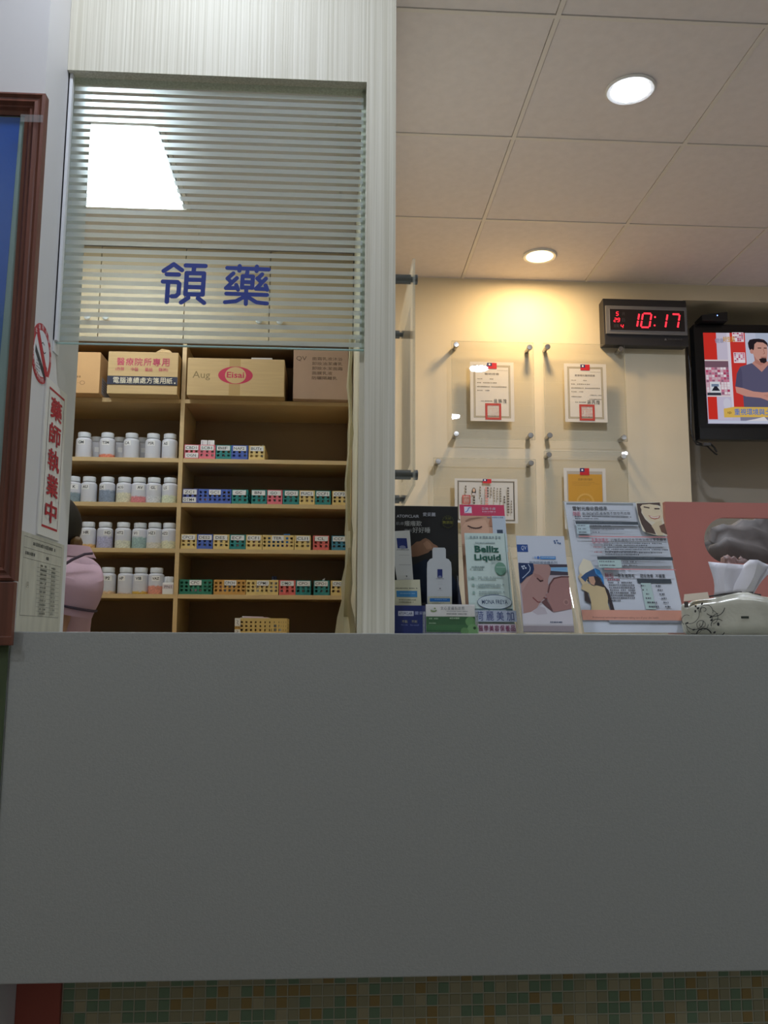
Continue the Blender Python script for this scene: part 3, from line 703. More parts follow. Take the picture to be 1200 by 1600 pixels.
for x0, x1, cl, tx in ((-.642,-.505,'green',['CPC']),(-.499,-.365,'orange',['CPCH']),(-.364,-.227,'yellow',['CPM1']),(-.225,-.155,'coral',['DMO']),(-.155,-.090,'teal',['CPO']),(-.079,-.011,'teal',['CPO1']),(-.007,.0605,'yellow',['CPO2'])):
    basket(x0, x1, SZ[4], cl, tx, blab(cl, tx[0], 'lowest', 'long' if x1-x0 > .1 else 'small'), gD)
# loose things standing in the baskets
for x in (-.561, -.531):
    t = thing('medicine_box', 'narrow white medicine box standing up in the SCB1 basket, %s of two' % ('left' if x < -.55 else 'right'), 'box', (x, SY+.035, SZ[1]+.0025), group='white boxes in a pink basket')
    MB().box(-.0135,.0135,-.01,.01,0,.084).build('box_body', M_PAPER, t); c = Card((-.0135,-.01,.084), (.027,0,0), (0,0,-.084)); c.line([(.25,.06),(.25,.3)],.002,'#8a8f98'); c.done('box_print', t)
for x, s_ in ((-.254,'left'),(-.243,'right')):
    t = thing('medicine_vial', 'small grey vial with a dark cap standing in the CPM1 basket, %s of two' % s_, 'vial', (x, SY+.06, SZ[4]+.0025), group='vials in a yellow basket')
    MB().lathe([(.0055,0),(.0055,.062),(.004,.066)], n=12).build('vial_body', mat('vial_grey', '#8b8f94', .3), t, smooth=True)
    MB().lathe([(.0058,.0665),(.0058,.079),(.004,.080)], n=12).build('vial_cap', mat('vial_cap', '#26304c', .4), t, smooth=True)
t = thing('medicine_box', 'small bright blue box poking out of the long TER basket', 'box', (-.198, SY+.05, SZ[3]+.0025)); MB().box(-.013,.013,-.01,.01,0,.069).build('box_body', mat('bright_blue_card', '#2f74b8', .5), t, bevel=.001)
t = thing('medicine_box', 'flat dark blue box lying along the top of the long TER basket', 'box', (-.248, SY+.05, SZ[3]+.0025)); MB().box(-.034,.034,-.008,.008,0,.066).build('box_body', mat('dark_blue_card', '#27415e', .5), t, bevel=.001)
t = thing('foil_strip', 'crumpled silver foil strip sticking up from the BUTz basket', 'foil strip', (-.325, SY+.04, SZ[1]+.05)); MB().add([(-.012,0,0),(.012,0,.002),(.017,.003,.024),(.008,.006,.018),(.002,.002,.022),(-.01,.004,.016)], [(0,1,2,3,4,5)]).add([(-.012,.001,0),(.012,.001,.002),(.017,.004,.024),(.008,.007,.018),(.002,.003,.022),(-.01,.005,.016)], [(5,4,3,2,1,0)]).build('foil', mat('silver_foil', '#b9bcc0', .3, metal=.8), t)
t = thing('paper_slip', 'small white paper slip sticking up from the CPO1 basket', 'paper', (-.052, SY+.04, SZ[4]+.05)); MB().add([(-.004,0,0),(.010,0,.0),(.022,.004,.026),(.012,.002,.020)], [(0,1,2,3)]).add([(-.004,.001,0),(.010,.001,.0),(.022,.005,.026),(.012,.003,.020)], [(3,2,1,0)]).build('slip', M_PAPER, t)
# basket on the worktop
t = basket(-.374, -.172, 1.1005, 'yellow', [], 'long yellow perforated basket with papers on the worktop just above the counter edge', 'baskets on the worktop', h=.0625, d=.17, y=3.45, nx=11)
lo = MB().box(-.1005,-.079,-.0012,-.0002,.003,.0622).build('paper_label', M_LAB, t)
c = Card((-.1005,-.0012,.0622), (.0215,0,0), (0,0,-.059)); c.line([(.3,.12),(.6,.2),(.4,.3),(.7,.42)],.0015,'#77787c'); c.rect(.0,.52,1,.72,'#c9a35c'); c.fine(.15,.55,.9,.7,1,'#7a5a30',seed=2,ragged=False); c.line([(.35,.8),(.65,.85),(.4,.95)],.0015,'#77787c'); c.done('label_writing', lo)
t = thing('paper_sheets', 'loose white and pink paper sheets lying across the worktop basket', 'paper', (-.29, 3.47, 1.1635))
MB().box(-.065,.045,0,.12,0,.002).build('sheet', M_PAPER, t); MB().box(-.055,.04,.01,.12,.0025,.004).build('sheet', mat('pink_paper', '#cf9aa4', .7), t); MB().hexa([(-.06,.02,.0045),(.02,.02,.0045),(.02,.1,.0045),(-.06,.1,.0045),(-.06,.02,.008),(.02,.02,.006),(.02,.1,.006),(-.06,.1,.008)]).build('sheet', M_PAPER, t)
# plastic bags hanging down the partition
t = thing('plastic_bag', 'long translucent plastic bag hanging on the partition beside the shelf', 'plastic bag', (0.055, 2.9, 1.10))
def bagmesh(n=18):
    rs = []; rnd = random.Random(5)
    for k in range(n+1):
        z = 1.0*k/n; wdt = .006 + .012*(1-z)**3 + (.004 if k % 3 == 0 else 0) + (.010 if k < 2 else 0); dep = .02 + .10*(1-z)**2
        ox = -.004*math.sin(k*.9) + (-.008*(1-z))
        ring = []
        for j in range(10):
            a = 2*PI*j/10; q = 1 + rnd.uniform(-.18, .18)
            ring.append((ox + wdt*math.cos(a)*q, dep*math.sin(a)*q, z))
        rs.append(ring)
    return MB().rings(rs)
bg = bpy.data.materials.new('cloudy_plastic'); bg.use_nodes = True
_b = bg.node_tree.nodes['Principled BSDF']; _b.inputs['Base Color'].default_value = (*rgb('#cfc7a4'), 1); _b.inputs['Roughness'].default_value = .3; _b.inputs['Alpha'].default_value = .6
bagmesh().build('bag_film', bg, t, smooth=True)
MB().lathe([(.008,0),(.010,.006),(.010,.014),(.008,.02)], c=(-.001,0,.30), n=12).build('bag_knot', mat('bag_tie', '#d9d2b4', .4), t, smooth=True)
MB().box(.014,.0245,-.012,.012,.985,1.01).tube([(.018,0,1.0),(.0,0,1.005),(-.006,0,1.012)], .003).build('bag_hook', M_WHITE, t)

# ================================================================== PERSON behind the window
def skin_body(name, joints, edges, m, parent, root):
    me = bpy.data.meshes.new(name); me.from_pydata([j[:3] for j in joints], edges, [])
    o = link(name, me, parent); me.materials.append(m)
    md = o.modifiers.new('skin', 'SKIN'); md.use_smooth_shade = True
    sv = me.skin_vertices[0].data if me.skin_vertices else None
    if sv is None:
        bpy.context.view_layer.objects.active = o; sv = me.skin_vertices[0].data
    for i, j in enumerate(joints):
        r = j[3]; sv[i].radius = (r, j[4] if len(j) > 4 else r); sv[i].use_root = (i == root)
    sd = o.modifiers.new('sub', 'SUBSURF'); sd.levels = 1; sd.render_levels = 2
    return o
PX, PYc = -.80, 2.86
p = thing('person', 'person in a pink short-sleeved uniform with dark piping, side-on behind the pick-up window', 'person', (PX, PYc, 0))
def L(x, y, z): return (x-PX, y-PYc, z)
J = []; E_ = []
def jn(x, y, z, r, r2=None, par=None):
    q = L(x, y, z); J.append((*q, r, r2 if r2 else r)); i = len(J)-1
    if par is not None: E_.append((par, i))
    return i
pel = jn(-.86,2.86,.86,.09,.115)
wai = jn(-.875,2.86,1.03,.07,.10,pel)
che = jn(-.865,2.86,1.19,.078,.105,wai)
nek = jn(-.835,2.86,1.315,.048,.048,che)
nk2 = jn(-.860,2.86,1.365,.045,.045,nek)
jaw = jn(-.905,2.86,1.385,.058,.055,nk2)
hd1 = jn(-.905,2.86,1.440,.078,.068,jaw)
hd2 = jn(-.900,2.86,1.500,.064,.054,hd1)
def arm(s, yo):
    o_x = .06 if s > 0 else 0; sh_ = jn(-.800-o_x,2.86+s*.140,1.262,.045,.045,che); el = jn(-.835-o_x,2.86+s*.185,1.035,.036,.036,sh_); fo = jn(-.90,2.86+s*.175,1.03,.037,.037,el); wr = jn(-1.05,2.86+s*.12,1.045,.024,.020,fo)
    W = Vector((-1.05,2.86+s*.12,1.045)); d = Vector((-.94,-.28*s,.06)).normalized(); sd_ = d.cross(Vector((0,0,1))).normalized()
    pm = W + d*.05; pa = jn(*pm,.034,.016,wr)
    for k, (o_, ln) in enumerate(((-.028,.062),(-.009,.074),(.010,.070),(.028,.055))):
        b0 = pm + sd_*o_ + d*.03; a1 = jn(*b0,.0095,.0095,pa); b1 = b0 + d*ln*.5 + Vector((0,0,-.008)); a2 = jn(*b1,.0085,.0085,a1); b2 = b1 + d*ln*.35 + Vector((0,0,-.022)); jn(*b2,.0075,.0075,a2)
    b0 = W + d*.03 - sd_*.036*s; a1 = jn(*b0,.011,.011,pa); b1 = b0 + d*.035 - sd_*.015*s + Vector((0,0,-.01)); jn(*b1,.009,.009,a1)
arm(-1, 0); arm(1, 0)
for s in (-1, 1):
    hp = jn(-.85,2.86+.085*s,.80,.085,.085,pel); kn = jn(-.86,2.86+.09*s,.46,.055,.055,hp); an = jn(-.83,2.86+.09*s,.085,.036,.036,kn); jn(-.95,2.86+.10*s,.035,.028,.036,an)
body = skin_body('body', J, E_, mat('skin', '#c99c82', .5), p, 0)
M_PINK = mat('pink_cotton', '#c8a6b6', .8, var=.05, scale=12, bump=.3, bscale=60)
def ering(cx, cy, cz, rx, ry, n=24, tiltx=0.0, tilty=0.0, wob=0.0, seed=0):
    rnd = random.Random(seed); out = []
    for k in range(n):
        a = 2*PI*k/n; q = 1 + wob*math.sin(3*a+seed) 
        x = rx*math.cos(a)*q; y = ry*math.sin(a)*q
        out.append(Vector(L(cx+x, cy+y, cz + tiltx*x + tilty*y)))
    return out
tn = MB()
tn.rings([ering(-.85,2.86,.78,.135,.170), ering(-.85,2.86,.90,.130,.165,wob=.01,seed=1), ering(-.872,2.86,1.05,.100,.150,wob=.015,seed=2), ering(-.868,2.86,1.18,.098,.160), ering(-.848,2.86,1.25,.100,.160), ering(-.838,2.86,1.30,.092,.130), ering(-.835,2.86,1.335,.072,.085), ering(-.838,2.86,1.352,.058,.060)])
def sleeve(s):
    rs = []
    for (x,y,z,rx,ry,tx,ty) in ((-.800,-.070,1.318,.060,.045,-.25,.30),(-.785,-.115,1.306,.078,.060,-.35,.50),(-.776,-.150,1.275,.086,.064,-.30,.40),(-.772,-.160,1.230,.086,.067,-.22,.2),(-.778,-.162,1.190,.080,.068,-.2,.1),(-.783,-.162,1.170,.074,.068,-.22,.05),(-.787,-.162,1.146,.068,.066,-.22,.05)):
        rs.append(ering(x - (.11 if s > 0 else 0), 2.86-s*y, z + .012, rx, ry, tiltx=tx, tilty=-s*ty, wob=.014, seed=int(z*100)))
    return rs
for s in (1, -1): tn.rings(sleeve(-s), cap=False)
o = tn.build('tunic', M_PINK, p, smooth=True); o.modifiers.new('sub', 'SUBSURF').render_levels = 1
M_PIPE = mat('dark_plum_piping', '#4a3a4c', .7)
rs = sleeve(-1); mb = MB()
hem = [q for q in rs[-2]]; cen = sum(hem, Vector())/24
mb.tube([cen + (q-cen)*1.04 for q in hem] + [cen + (hem[0]-cen)*1.04], .0042, 6)
mb.tube([L(-.735,2.735,1.342), L(-.752,2.715,1.338), L(-.778,2.680,1.318), L(-.810,2.650,1.288), L(-.840,2.640,1.255)], .0045, 6)
mb.build('piping', M_PIPE, p, smooth=True)
MB().rings([ering(-.838,2.86,1.338,.072,.074), ering(-.846,2.86,1.370,.060,.062), ering(-.844,2.86,1.375,.066,.068), ering(-.838,2.86,1.338,.080,.084)], cap=False).build('collar', M_PINK, p, smooth=True)
M_HAIR = mat('black_hair', '#1b1512', .5, var=.3, scale=40, stretch=(8, 8, 1))
hb = bmesh.new(); bmesh.ops.create_uvsphere(hb, u_segments=24, v_segments=16, radius=1.0)
for v in hb.verts:
    n = v.co.copy(); v.co = Vector((n.x*.100, n.y*.082, n.z*.108))
    if n.x < -.30 and n.z < .3: v.co.x *= .5
hme = bpy.data.meshes.new('hair'); hb.to_mesh(hme); hb.free(); hme.materials.append(M_HAIR)
for q in hme.polygons: q.use_smooth = True
ho = link('hair', hme, p); ho.location = L(-.908,2.86,1.445); ho.rotation_euler = (0, -.2, 0)
MB().lathe([(.002,-.02),(.016,-.014),(.022,0),(.016,.014),(.002,.02)], c=L(-.815,2.84,1.385), n=12, axis='x').build('hair_tie', mat('bronze_clip', '#7a5a34', .4), p, smooth=True)
fc = MB()
for dx in (-.03, .03): fc.lathe([(.001,-.004),(.012,-.001),(.013,.003),(.001,.006)], c=L(-.980,2.86+dx,1.435), n=12, axis='x')
fc.build('eyes', ink('#2c2320'), p, smooth=True)
MB().lathe([(.002,.03),(.010,.018),(.016,0),(.013,-.010),(.004,-.014)], c=L(-.984,2.86,1.412), n=12).build('nose', mat('skin', '#c99c82', .5), p, smooth=True)
MB().lathe([(.001,-.004),(.022,0),(.001,.004)], c=L(-.962,2.86,1.372), n=12).build('mouth', ink('#9a5a54'), p, smooth=True)
MB().rings([ering(-.85,2.86,.90,.125,.158), ering(-.85,2.86,.78,.128,.162), ering(-.85,2.86,.72,.122,.158)]).build('trouser_top', mat('white_trousers', '#c8c8cc', .8), p, smooth=True)
for s in (-1, 1):
    f = 2.86+.088*s
    MB().rings([ering(-.85,f,.80,.110,.092,16), ering(-.86,f,.60,.090,.080,16), ering(-.85,f,.40,.076,.070,16), ering(-.835,f,.10,.072,.066,16)]).build('trouser_leg', mat('white_trousers', '#c8c8cc', .8), p, smooth=True)

# ================================================================== CERTIFICATE PANELS ON THE BACK WALL
WY = 3.98; PY = 3.925
so_prof = [(.010,0),(.010,-.050),(.0085,-.050),(.0085,-.055),(.0125,-.055),(.0130,-.057),(.0130,-.066),(.0115,-.068),(.001,-.0682)]
so_me = MB().lathe(so_prof, n=18, axis='y').build('standoff', M_CHROME, smooth=True); so_d = so_me.data; bpy.data.objects.remove(so_me)
def acrylic(name, label, x0, x1, z0, z1, pegs):
    t = thing(name, label, 'acrylic panel', (0, 0, 0), group='acrylic certificate panels on the back wall')
    MB().box(x0, x1, PY-.002, PY+.001, z0, z1).build('acrylic_sheet', M_ACRYL, t)
    MB().add([(x0,PY+.0055,z0),(x1,PY+.0055,z0),(x1,PY+.0055,z1),(x0,PY+.0055,z1)], [(0,1,2,3)]).build('acrylic_sheet', M_ACRYL, t)
    e = .0012
    MB().box(x0-e, x0, PY-.002, PY+.0065, z0, z1).box(x1, x1+e, PY-.002, PY+.0065, z0, z1).box(x0, x1, PY-.002, PY+.0065, z0-e, z0).box(x0, x1, PY-.002, PY+.0065, z1, z1+e).build('acrylic_edge', M_ACRYL_EDGE, t)
    for x, z in pegs:
        o = link('standoff', so_d, t); o.location = (x, WY, z)
    return t
acrylic('certificate_holder', 'clear acrylic wall panel on steel standoffs, upper of the two next to the column', .542, .926, 1.998, 2.462, ((.562,2.442),(.907,2.437),(.559,2.017),(.904,2.016)))
acrylic('certificate_holder', 'clear acrylic wall panel on steel standoffs, directly under the clock', .975, 1.360, 1.998, 2.462, ((.992,2.442),(1.340,2.440),(.993,2.018),(1.341,2.014)))
acrylic('certificate_holder', 'wide clear acrylic wall panel on standoffs, behind the black display card', .455, .926, 1.50, 1.905, ((.475,1.887),(.903,1.886),(.475,1.52),(.903,1.52)))
acrylic('certificate_holder', 'clear acrylic wall panel on steel standoffs, behind the price sheet', .968, 1.356, 1.46, 1.945, ((.987,1.927),(1.337,1.925),(.987,1.48),(1.337,1.48)))
def flag(c, u0, v0, u1, v1):
    um = u0+(u1-u0)*.5; vm = v0+(v1-v0)*.55
    c.rect(u0,v0,u1,v1,'#c8252f'); c.rect(u0,v0,um,vm,'#28356f')
    a = .2; cu, cv = (u0+um)/2, (v0+vm)/2; c.ell(cu,cv,(um-u0)*a,(u1-u0)*a*.5*c.w/c.h,'#ffffff',12)
def cert(name, label, x0, x1, z0, z1, draw, sheet=M_PAPER):
    t = thing(name, label, 'certificate', (0, 0, 0))
    MB().box(x0, x1, PY+.0012, PY+.0018, z0, z1).build('paper_sheet', sheet, t)
    c = Card((x0, PY+.0012, z1), (x1-x0,0,0), (0,0,-(z1-z0)), off=.0002); draw(c, t); c.done('certificate_print', t)
def draw_med(title, sign, second):
    def d(c, t):
        gb = '#a39c8a'
        c.frame(.075,.055,.92,.945,.009,gb); c.frame(.09,.066,.905,.934,.002,'#c9c4b4')
        c.text(title, .33 if not second else .25,.185,.66 if not second else .73,.222,'#5c5650')
        c.fine(.62,.135,.86,.150,1,'#b5afa4',seed=2,ragged=False,fill=.8)
        c.fine(.16,.28,.28,.300,1,'#8a847a',seed=3,ragged=False,fill=.8); c.fine(.45,.28,.53,.302,1,'#7a746a',seed=4,ragged=False,fill=.8)
        c.fine(.16,.345,.60,.367,1,'#8a847a',seed=5,ragged=False,fill=.8,cell=1.6)
        c.fine(.16,.41,.85,.435,1,'#8a847a',seed=6,ragged=False,fill=.8); c.fine(.16,.475,.44,.497,1,'#8a847a',seed=7,ragged=False,fill=.8)
        if second: c.fine(.60,.53,.87,.55,1,'#8a847a',seed=8,ragged=False,fill=.8); c.fine(.16,.56,.40,.58,1,'#8a847a',seed=9,ragged=False,fill=.8); c.fine(.58,.60,.87,.62,1,'#8a847a',seed=18,ragged=False,fill=.8)
        c.fine(.25,.655,.50,.672,1,'#6a645c',seed=10,ragged=False,fill=.8)
        for i, ch in enumerate(sign): c.text(ch, .53+i*.105,.625,.615+i*.105,.695,'#3c3834')
        c.frame(.335,.70,.70,.975,.0105,'#b9473f')
        c.fine(.40,.745,.635,.93,6,'#d9a49c' if second else '#e0c8c0',seed=11,ragged=False,fill=.6)
        c.fine(.38,.905,.66,.925,1,'#6a5a54',seed=12,ragged=False,fill=.7,cell=1.4)
        flag(c,.39,.015,.61,.115)
    return d
cert('certificate', 'upright certificate with a pale red square seal, next to the column, in the upper row', .627, .832, 2.082, 2.365, draw_med('醫師證書', '侯勝茂', False))
cert('certificate', 'upright certificate with a filled red square seal, under the clock', 1.070, 1.270, 2.086, 2.367, draw_med('皮膚專科醫師證書', '蔣丙煌', True))
def draw_wide(c, t):
    c.frame(.045,.05,.955,.95,.0065,'#4c463e'); 
    for k in range(44): c.rect(.055+k*.0205,.056,.063+k*.0205,.078,'#d8d0c0'); c.rect(.055+k*.0205,.922,.063+k*.0205,.944,'#d8d0c0')
    for k in range(30): c.rect(.049,.09+k*.0278,.060,.102+k*.0278,'#d8d0c0'); c.rect(.940,.09+k*.0278,.951,.102+k*.0278,'#d8d0c0')
    c.ell(.30,.30,.032,.085,'#2b2320',20); c.ell(.30,.275,.018,.045,'#d9b8a2',16); c.poly([(.265,.385),(.28,.335),(.32,.335),(.335,.385)],'#c9c3c6')
    c.frame(.115,.385,.245,.58,.004,'#b8413c'); c.fine(.13,.41,.23,.56,4,'#c05a52',seed=3,ragged=False,fill=.7)
    for u, v0, v1, w_, cl in ((.17,.17,.36,.020,'#6a645c'),(.30,.42,.60,.030,'#57514a'),(.40,.19,.44,.018,'#7a746a'),(.42,.45,.60,.016,'#8a847a'),(.50,.20,.62,.045,'#d49a94'),(.52,.20,.45,.022,'#57514a'),(.57,.20,.42,.018,'#8a847a'),(.62,.20,.55,.016,'#8a847a'),(.67,.22,.50,.016,'#8a847a'),(.72,.22,.55,.020,'#7a746a'),(.78,.40,.58,.024,'#6a645c'),(.84,.20,.80,.030,'#6a645c'),(.89,.50,.80,.016,'#8a847a')):
        n = max(3, int((v1-v0)/.055)); 
        for k in range(n): va = v0+(v1-v0)*k/n; c.rect(u-w_/2,va,u+w_/2,va+(v1-v0)/n*.72,cl)
    flag(c,.44,.02,.575,.115)
cert('certificate', 'wide certificate with a black border and small portrait, behind the pink-topped brochure', .551, .840, 1.608, 1.812, draw_wide)
def draw_gold(c, t):
    c.rect(.075,.05,.925,.95,'#b9b2a8'); c.rect(.10,.10,.91,.93,'#cf9c3c')
    c.text('皮膚科專科醫師', .34,.165,.68,.205,'#8a6a30'); c.fine(.2,.225,.85,.30,3,'#b88a38',seed=4); c.fine(.32,.54,.70,.60,3,'#dcb468',seed=4)
    for k in range(14):
        a = PI*k/13; c.ell(.5+.19*math.cos(a),.56-.13*math.sin(a),.030,.018,'#dcb05c',8,rot=a)
    c.text('證書', .40,.50,.60,.56,'#dcb468'); flag(c,.385,.0,.61,.115)
cert('certificate', 'gold coloured certificate with a small flag, half hidden behind the price sheet', 1.056, 1.252, 1.585, 1.868, draw_gold)

# ------------------------------------------------------------------ edge-on acrylic board on the partition side
t = thing('certificate_holder', 'clear acrylic board on dark standoffs seen edge-on beside the column', 'acrylic panel', (0, 0, 0))
MB().box(.1872,.1898,2.05,2.52,1.45,2.015).build('acrylic_sheet', M_ACRYL, t); MB().box(.1912,.1938,2.05,2.52,1.45,2.015).build('acrylic_sheet', M_ACRYL, t)
MB().box(.1872,.1938,2.0485,2.05,1.45,2.015).box(.1872,.1938,2.05,2.52,1.4485,1.45).build('acrylic_edge', M_ACRYL_EDGE, t)
for y, z in ((2.1,1.982),(2.47,1.969),(2.1,1.483),(2.47,1.481)):
    MB().lathe([(.012,.1222),(.012,.187),(.007,.187),(.007,.194),(.0125,.194),(.0125,.2035),(.011,.2045)], c=(0,y,z), n=18, axis='x').build('standoff', M_GUN, t, smooth=True)
tag(MB().box(.190,.191,2.15,2.42,1.52,1.93).build('framed_sheet', mat('brownish_paper', '#b3a08c', .7, var=.2, scale=7)), 'brownish paper held in the edge-on acrylic board beside the column', 'certificate')

# ------------------------------------------------------------------ LED clock
t = thing('digital_clock', 'black rectangular digital wall clock with red numerals reading 10:17', 'clock', (0, 0, 0))
cx0, cx1, cz0, cz1 = 1.262, 1.664, 2.456, 2.686
MB().hexa([(cx0,3.905,cz0),(cx1,3.905,cz0),(cx1,3.979,cz0+.008),(cx0,3.979,cz0+.008),(cx0,3.915,cz1),(cx1,3.915,cz1),(cx1,3.979,cz1-.005),(cx0,3.979,cz1-.005)]).build('clock_case', mat('clock_black', '#26262b', .5), t, bevel=.003)
MB().box(cx0+.006,cx1-.006,3.897,3.9075,2.507,2.645).build('clock_bezel', mat('clock_grey', '#6c6d73', .5), t, bevel=.002)
MB().box(1.284,1.648,3.8945,3.897,2.521,2.630).build('bezel_line', mat('silver_line', '#9c9ca2', .3, metal=.6), t, bevel=.001)
MB().box(1.287,1.645,3.8935,3.8945,2.524,2.627).build('display_window', mat('smoked_window', '#241f22', .15), t)
RED = lambda c_: emit('led_red', '#ff2a38', 2.6)
def segs(c, ch, u, v, w_, h_, th):
    on = {'0':'abcdef','1':'bc','7':'abc','2':'abged','9':'abcdfg','4':'fgbc','5':'afgcd'}[ch]; sl = .22
    def q(x, y): return (u + (x + sl*(1-y)*h_*c.h/c.w/w_*.9)*w_, v + y*h_)
    g_ = .13
    S = dict(a=((g_,0),(1-g_,0)), b=((1,.08),(1,.42)), c=((1,.58),(1,.92)), d=((g_,1),(1-g_,1)), e=((0,.58),(0,.92)), f=((0,.08),(0,.42)), g=((g_,.5),(1-g_,.5)))
    for k in on: c.line([q(*S[k][0]), q(*S[k][1])], th, '#ff2a38')
def led(name, drawer):
    c = Card((1.287,3.8935,2.627), (.358,0,0), (0,0,-.103), off=.0004, matf=RED); drawer(c); return c.done(name, t)
led('digit', lambda c: segs(c,'1',.235,.18,.12,.66,.0078)); led('digit', lambda c: segs(c,'0',.405,.18,.115,.66,.0078))
led('colon', lambda c: (c.rect(.592,.30,.612,.38,'#f'), c.rect(.582,.70,.602,.78,'#f')))
led('digit', lambda c: segs(c,'1',.615,.18,.12,.66,.0078)); led('digit', lambda c: segs(c,'7',.795,.18,.105,.66,.0078))
led('digit', lambda c: segs(c,'5',.078,.14,.030,.17,.0028)); led('digit', lambda c: (segs(c,'2',.048,.44,.028,.17,.0028), segs(c,'9',.092,.44,.028,.17,.0028))); led('digit', lambda c: segs(c,'4',.135,.73,.030,.17,.0028))
c = Card((1.287,3.8935,2.627), (.358,0,0), (0,0,-.103), off=.0003); dk = '#4a4a50'
c.text('月', .160,.15,.195,.30,dk); c.text('日', .160,.44,.195,.60,dk); c.text('星期', .045,.73,.112,.88,dk); c.done('display_print', t)
c = Card((cx0,3.9005,2.500), (cx1-cx0,0,0), (0,0,-.04), off=.0052); c.poly([(.70,.5),(.715,.2),(.73,.5)],'#7a7a80'); c.fine(.75,.25,.92,.45,1,'#55555a',seed=3,ragged=False,fill=.9); c.done('maker_mark', t)

# ------------------------------------------------------------------ television in the niche
M_TV = mat('tv_black_gloss', '#0e0e11', .22)
tv = thing('television', 'black flat television showing a man in a grey shirt, in the wall niche', 'television', (1.79, 4.02, 2.10), -.04)
tv.rotation_euler = (-.02, 0, -.05)
MB().box(-.045,.80,0,.06,-.06,.515).build('tv_case', M_TV, tv, bevel=.006)
MB().box(-.045,.80,-.008,.012,-.065,-.005).build('speaker_bar', mat('tv_grey_black', '#1a1b1f', .3), tv, bevel=.005)
MB().box(.1,.6,.06,.20,.1,.35).build('wall_bracket', M_BLACK, tv)
MB().box(-.001,.742,-.0008,.001,.012,.472).build('screen_panel', mat('screen_glass', '#050506', .1), tv)
TVM = lambda c_: emit('screen_' + c_.strip('#'), c_, .68)
c = Card((0, -.0008, .471), (.74,0,0), (0,0,-.457), off=.0004, matf=TVM)
c.rect(0,0,1,1,'#c9c4dc'); c.rect(0,0,.085,.30,'#d8352c'); c.rect(.09,0,.155,.30,'#cfc6da'); c.rect(0,.30,.155,.315,'#e6d9dc'); c.rect(0,.315,.155,.69,'#c99aa8')
c.rect(0,.315,.155,.385,'#7d5d6c'); c.rect(.155,0,.18,.93,'#e4dcea'); c.rect(.175,0,.275,.93,'#d23a34'); c.rect(.275,0,.345,.5,'#c7cce2'); c.rect(.345,0,1,.6,'#b8c2d8'); c.rect(.62,0,.80,.6,'#d23a34')
rn = random.Random(8); cols = ('#d8b6c4','#e8dce4','#b8486c','#d07c98','#f0e8ee','#a06a84')
for i in range(8):
    for j in range(11): c.rect(.004+i*.0188,.388+j*.0272,.0200+i*.0188,.413+j*.0272,rn.choice(cols))
for (u0,v0) in ((.188,.0),(.188,.225)):
    c.rect(u0,v0,u0+.075,v0+.115 if v0 else .105,'#f2e8ee')
    for i in range(5):
        for j in range(5): c.rect(u0+.004+i*.0136,v0+.005+j*.0195,u0+.016+i*.0136,v0+.022+j*.0195,rn.choice(cols))
c.rect(.020,.55,.088,.68,'#dfe3ea'); c.rect(.03,.575,.078,.605,'#7a8aa4'); c.poly([(.03,.65),(.05,.60),(.065,.60),(.085,.65)],'#2a2a34'); c.rect(.0,.67,.09,.70,'#3a3c48'); c.rect(.0,.70,.155,.715,'#e6d9dc'); c.rect(0,.715,.06,.96,'#d8352c'); c.rect(.06,.715,.155,.96,'#cfc8e0')
# presenter: shirt, arms, head
c.poly([(.185,.60),(.20,.46),(.225,.385),(.30,.345),(.36,.335),(.44,.335),(.50,.35),(.56,.39),(.60,.50),(.61,.60),(.60,.98),(.235,.98),(.232,.62)],'#5f5c78')
c.poly([(.185,.60),(.20,.46),(.225,.385),(.235,.45),(.232,.62)],'#55526e')
c.poly([(.305,.345),(.325,.315),(.40,.315),(.42,.345),(.365,.44)],'#c78f84')
c.poly([(.318,.24),(.325,.34),(.36,.37),(.40,.34),(.40,.24)],'#b98074')
c.poly([(.310,.09),(.302,.18),(.318,.255),(.335,.30),(.365,.335),(.39,.335),(.405,.30),(.412,.22),(.41,.12),(.385,.075)],'#cf9c8e')
c.poly([(.288,.165),(.286,.12),(.298,.085),(.325,.075),(.36,.072),(.395,.085),(.415,.12),(.418,.17),(.408,.14),(.385,.115),(.345,.11),(.328,.135),(.324,.185),(.315,.215),(.312,.24),(.302,.235)],'#2a2228')
c.poly([(.352,.30),(.375,.285),(.40,.288),(.402,.325),(.385,.345),(.362,.335)],'#2e2428')
c.rect(.348,.172,.372,.182,'#4a302e'); c.rect(.388,.172,.408,.182,'#4a302e'); c.line([(.385,.19),(.392,.235),(.382,.243)],.003,'#a87468'); c.line([(.366,.278),(.400,.278)],.003,'#8f4c48')
c.ell(.307,.215,.012,.026,'#c78f84',12)
c.poly([(.185,.605),(.232,.618),(.30,.655),(.36,.665),(.43,.66),(.52,.64),(.60,.60),(.61,.64),(.53,.70),(.44,.74),(.40,.76),(.37,.74),(.345,.725),(.25,.71),(.19,.67)],'#d0978a')
for k in range(4): c.line([(.37+.012*k,.70+.012*k),(.43+.008*k,.685+.018*k)],.0025,'#b27a70')
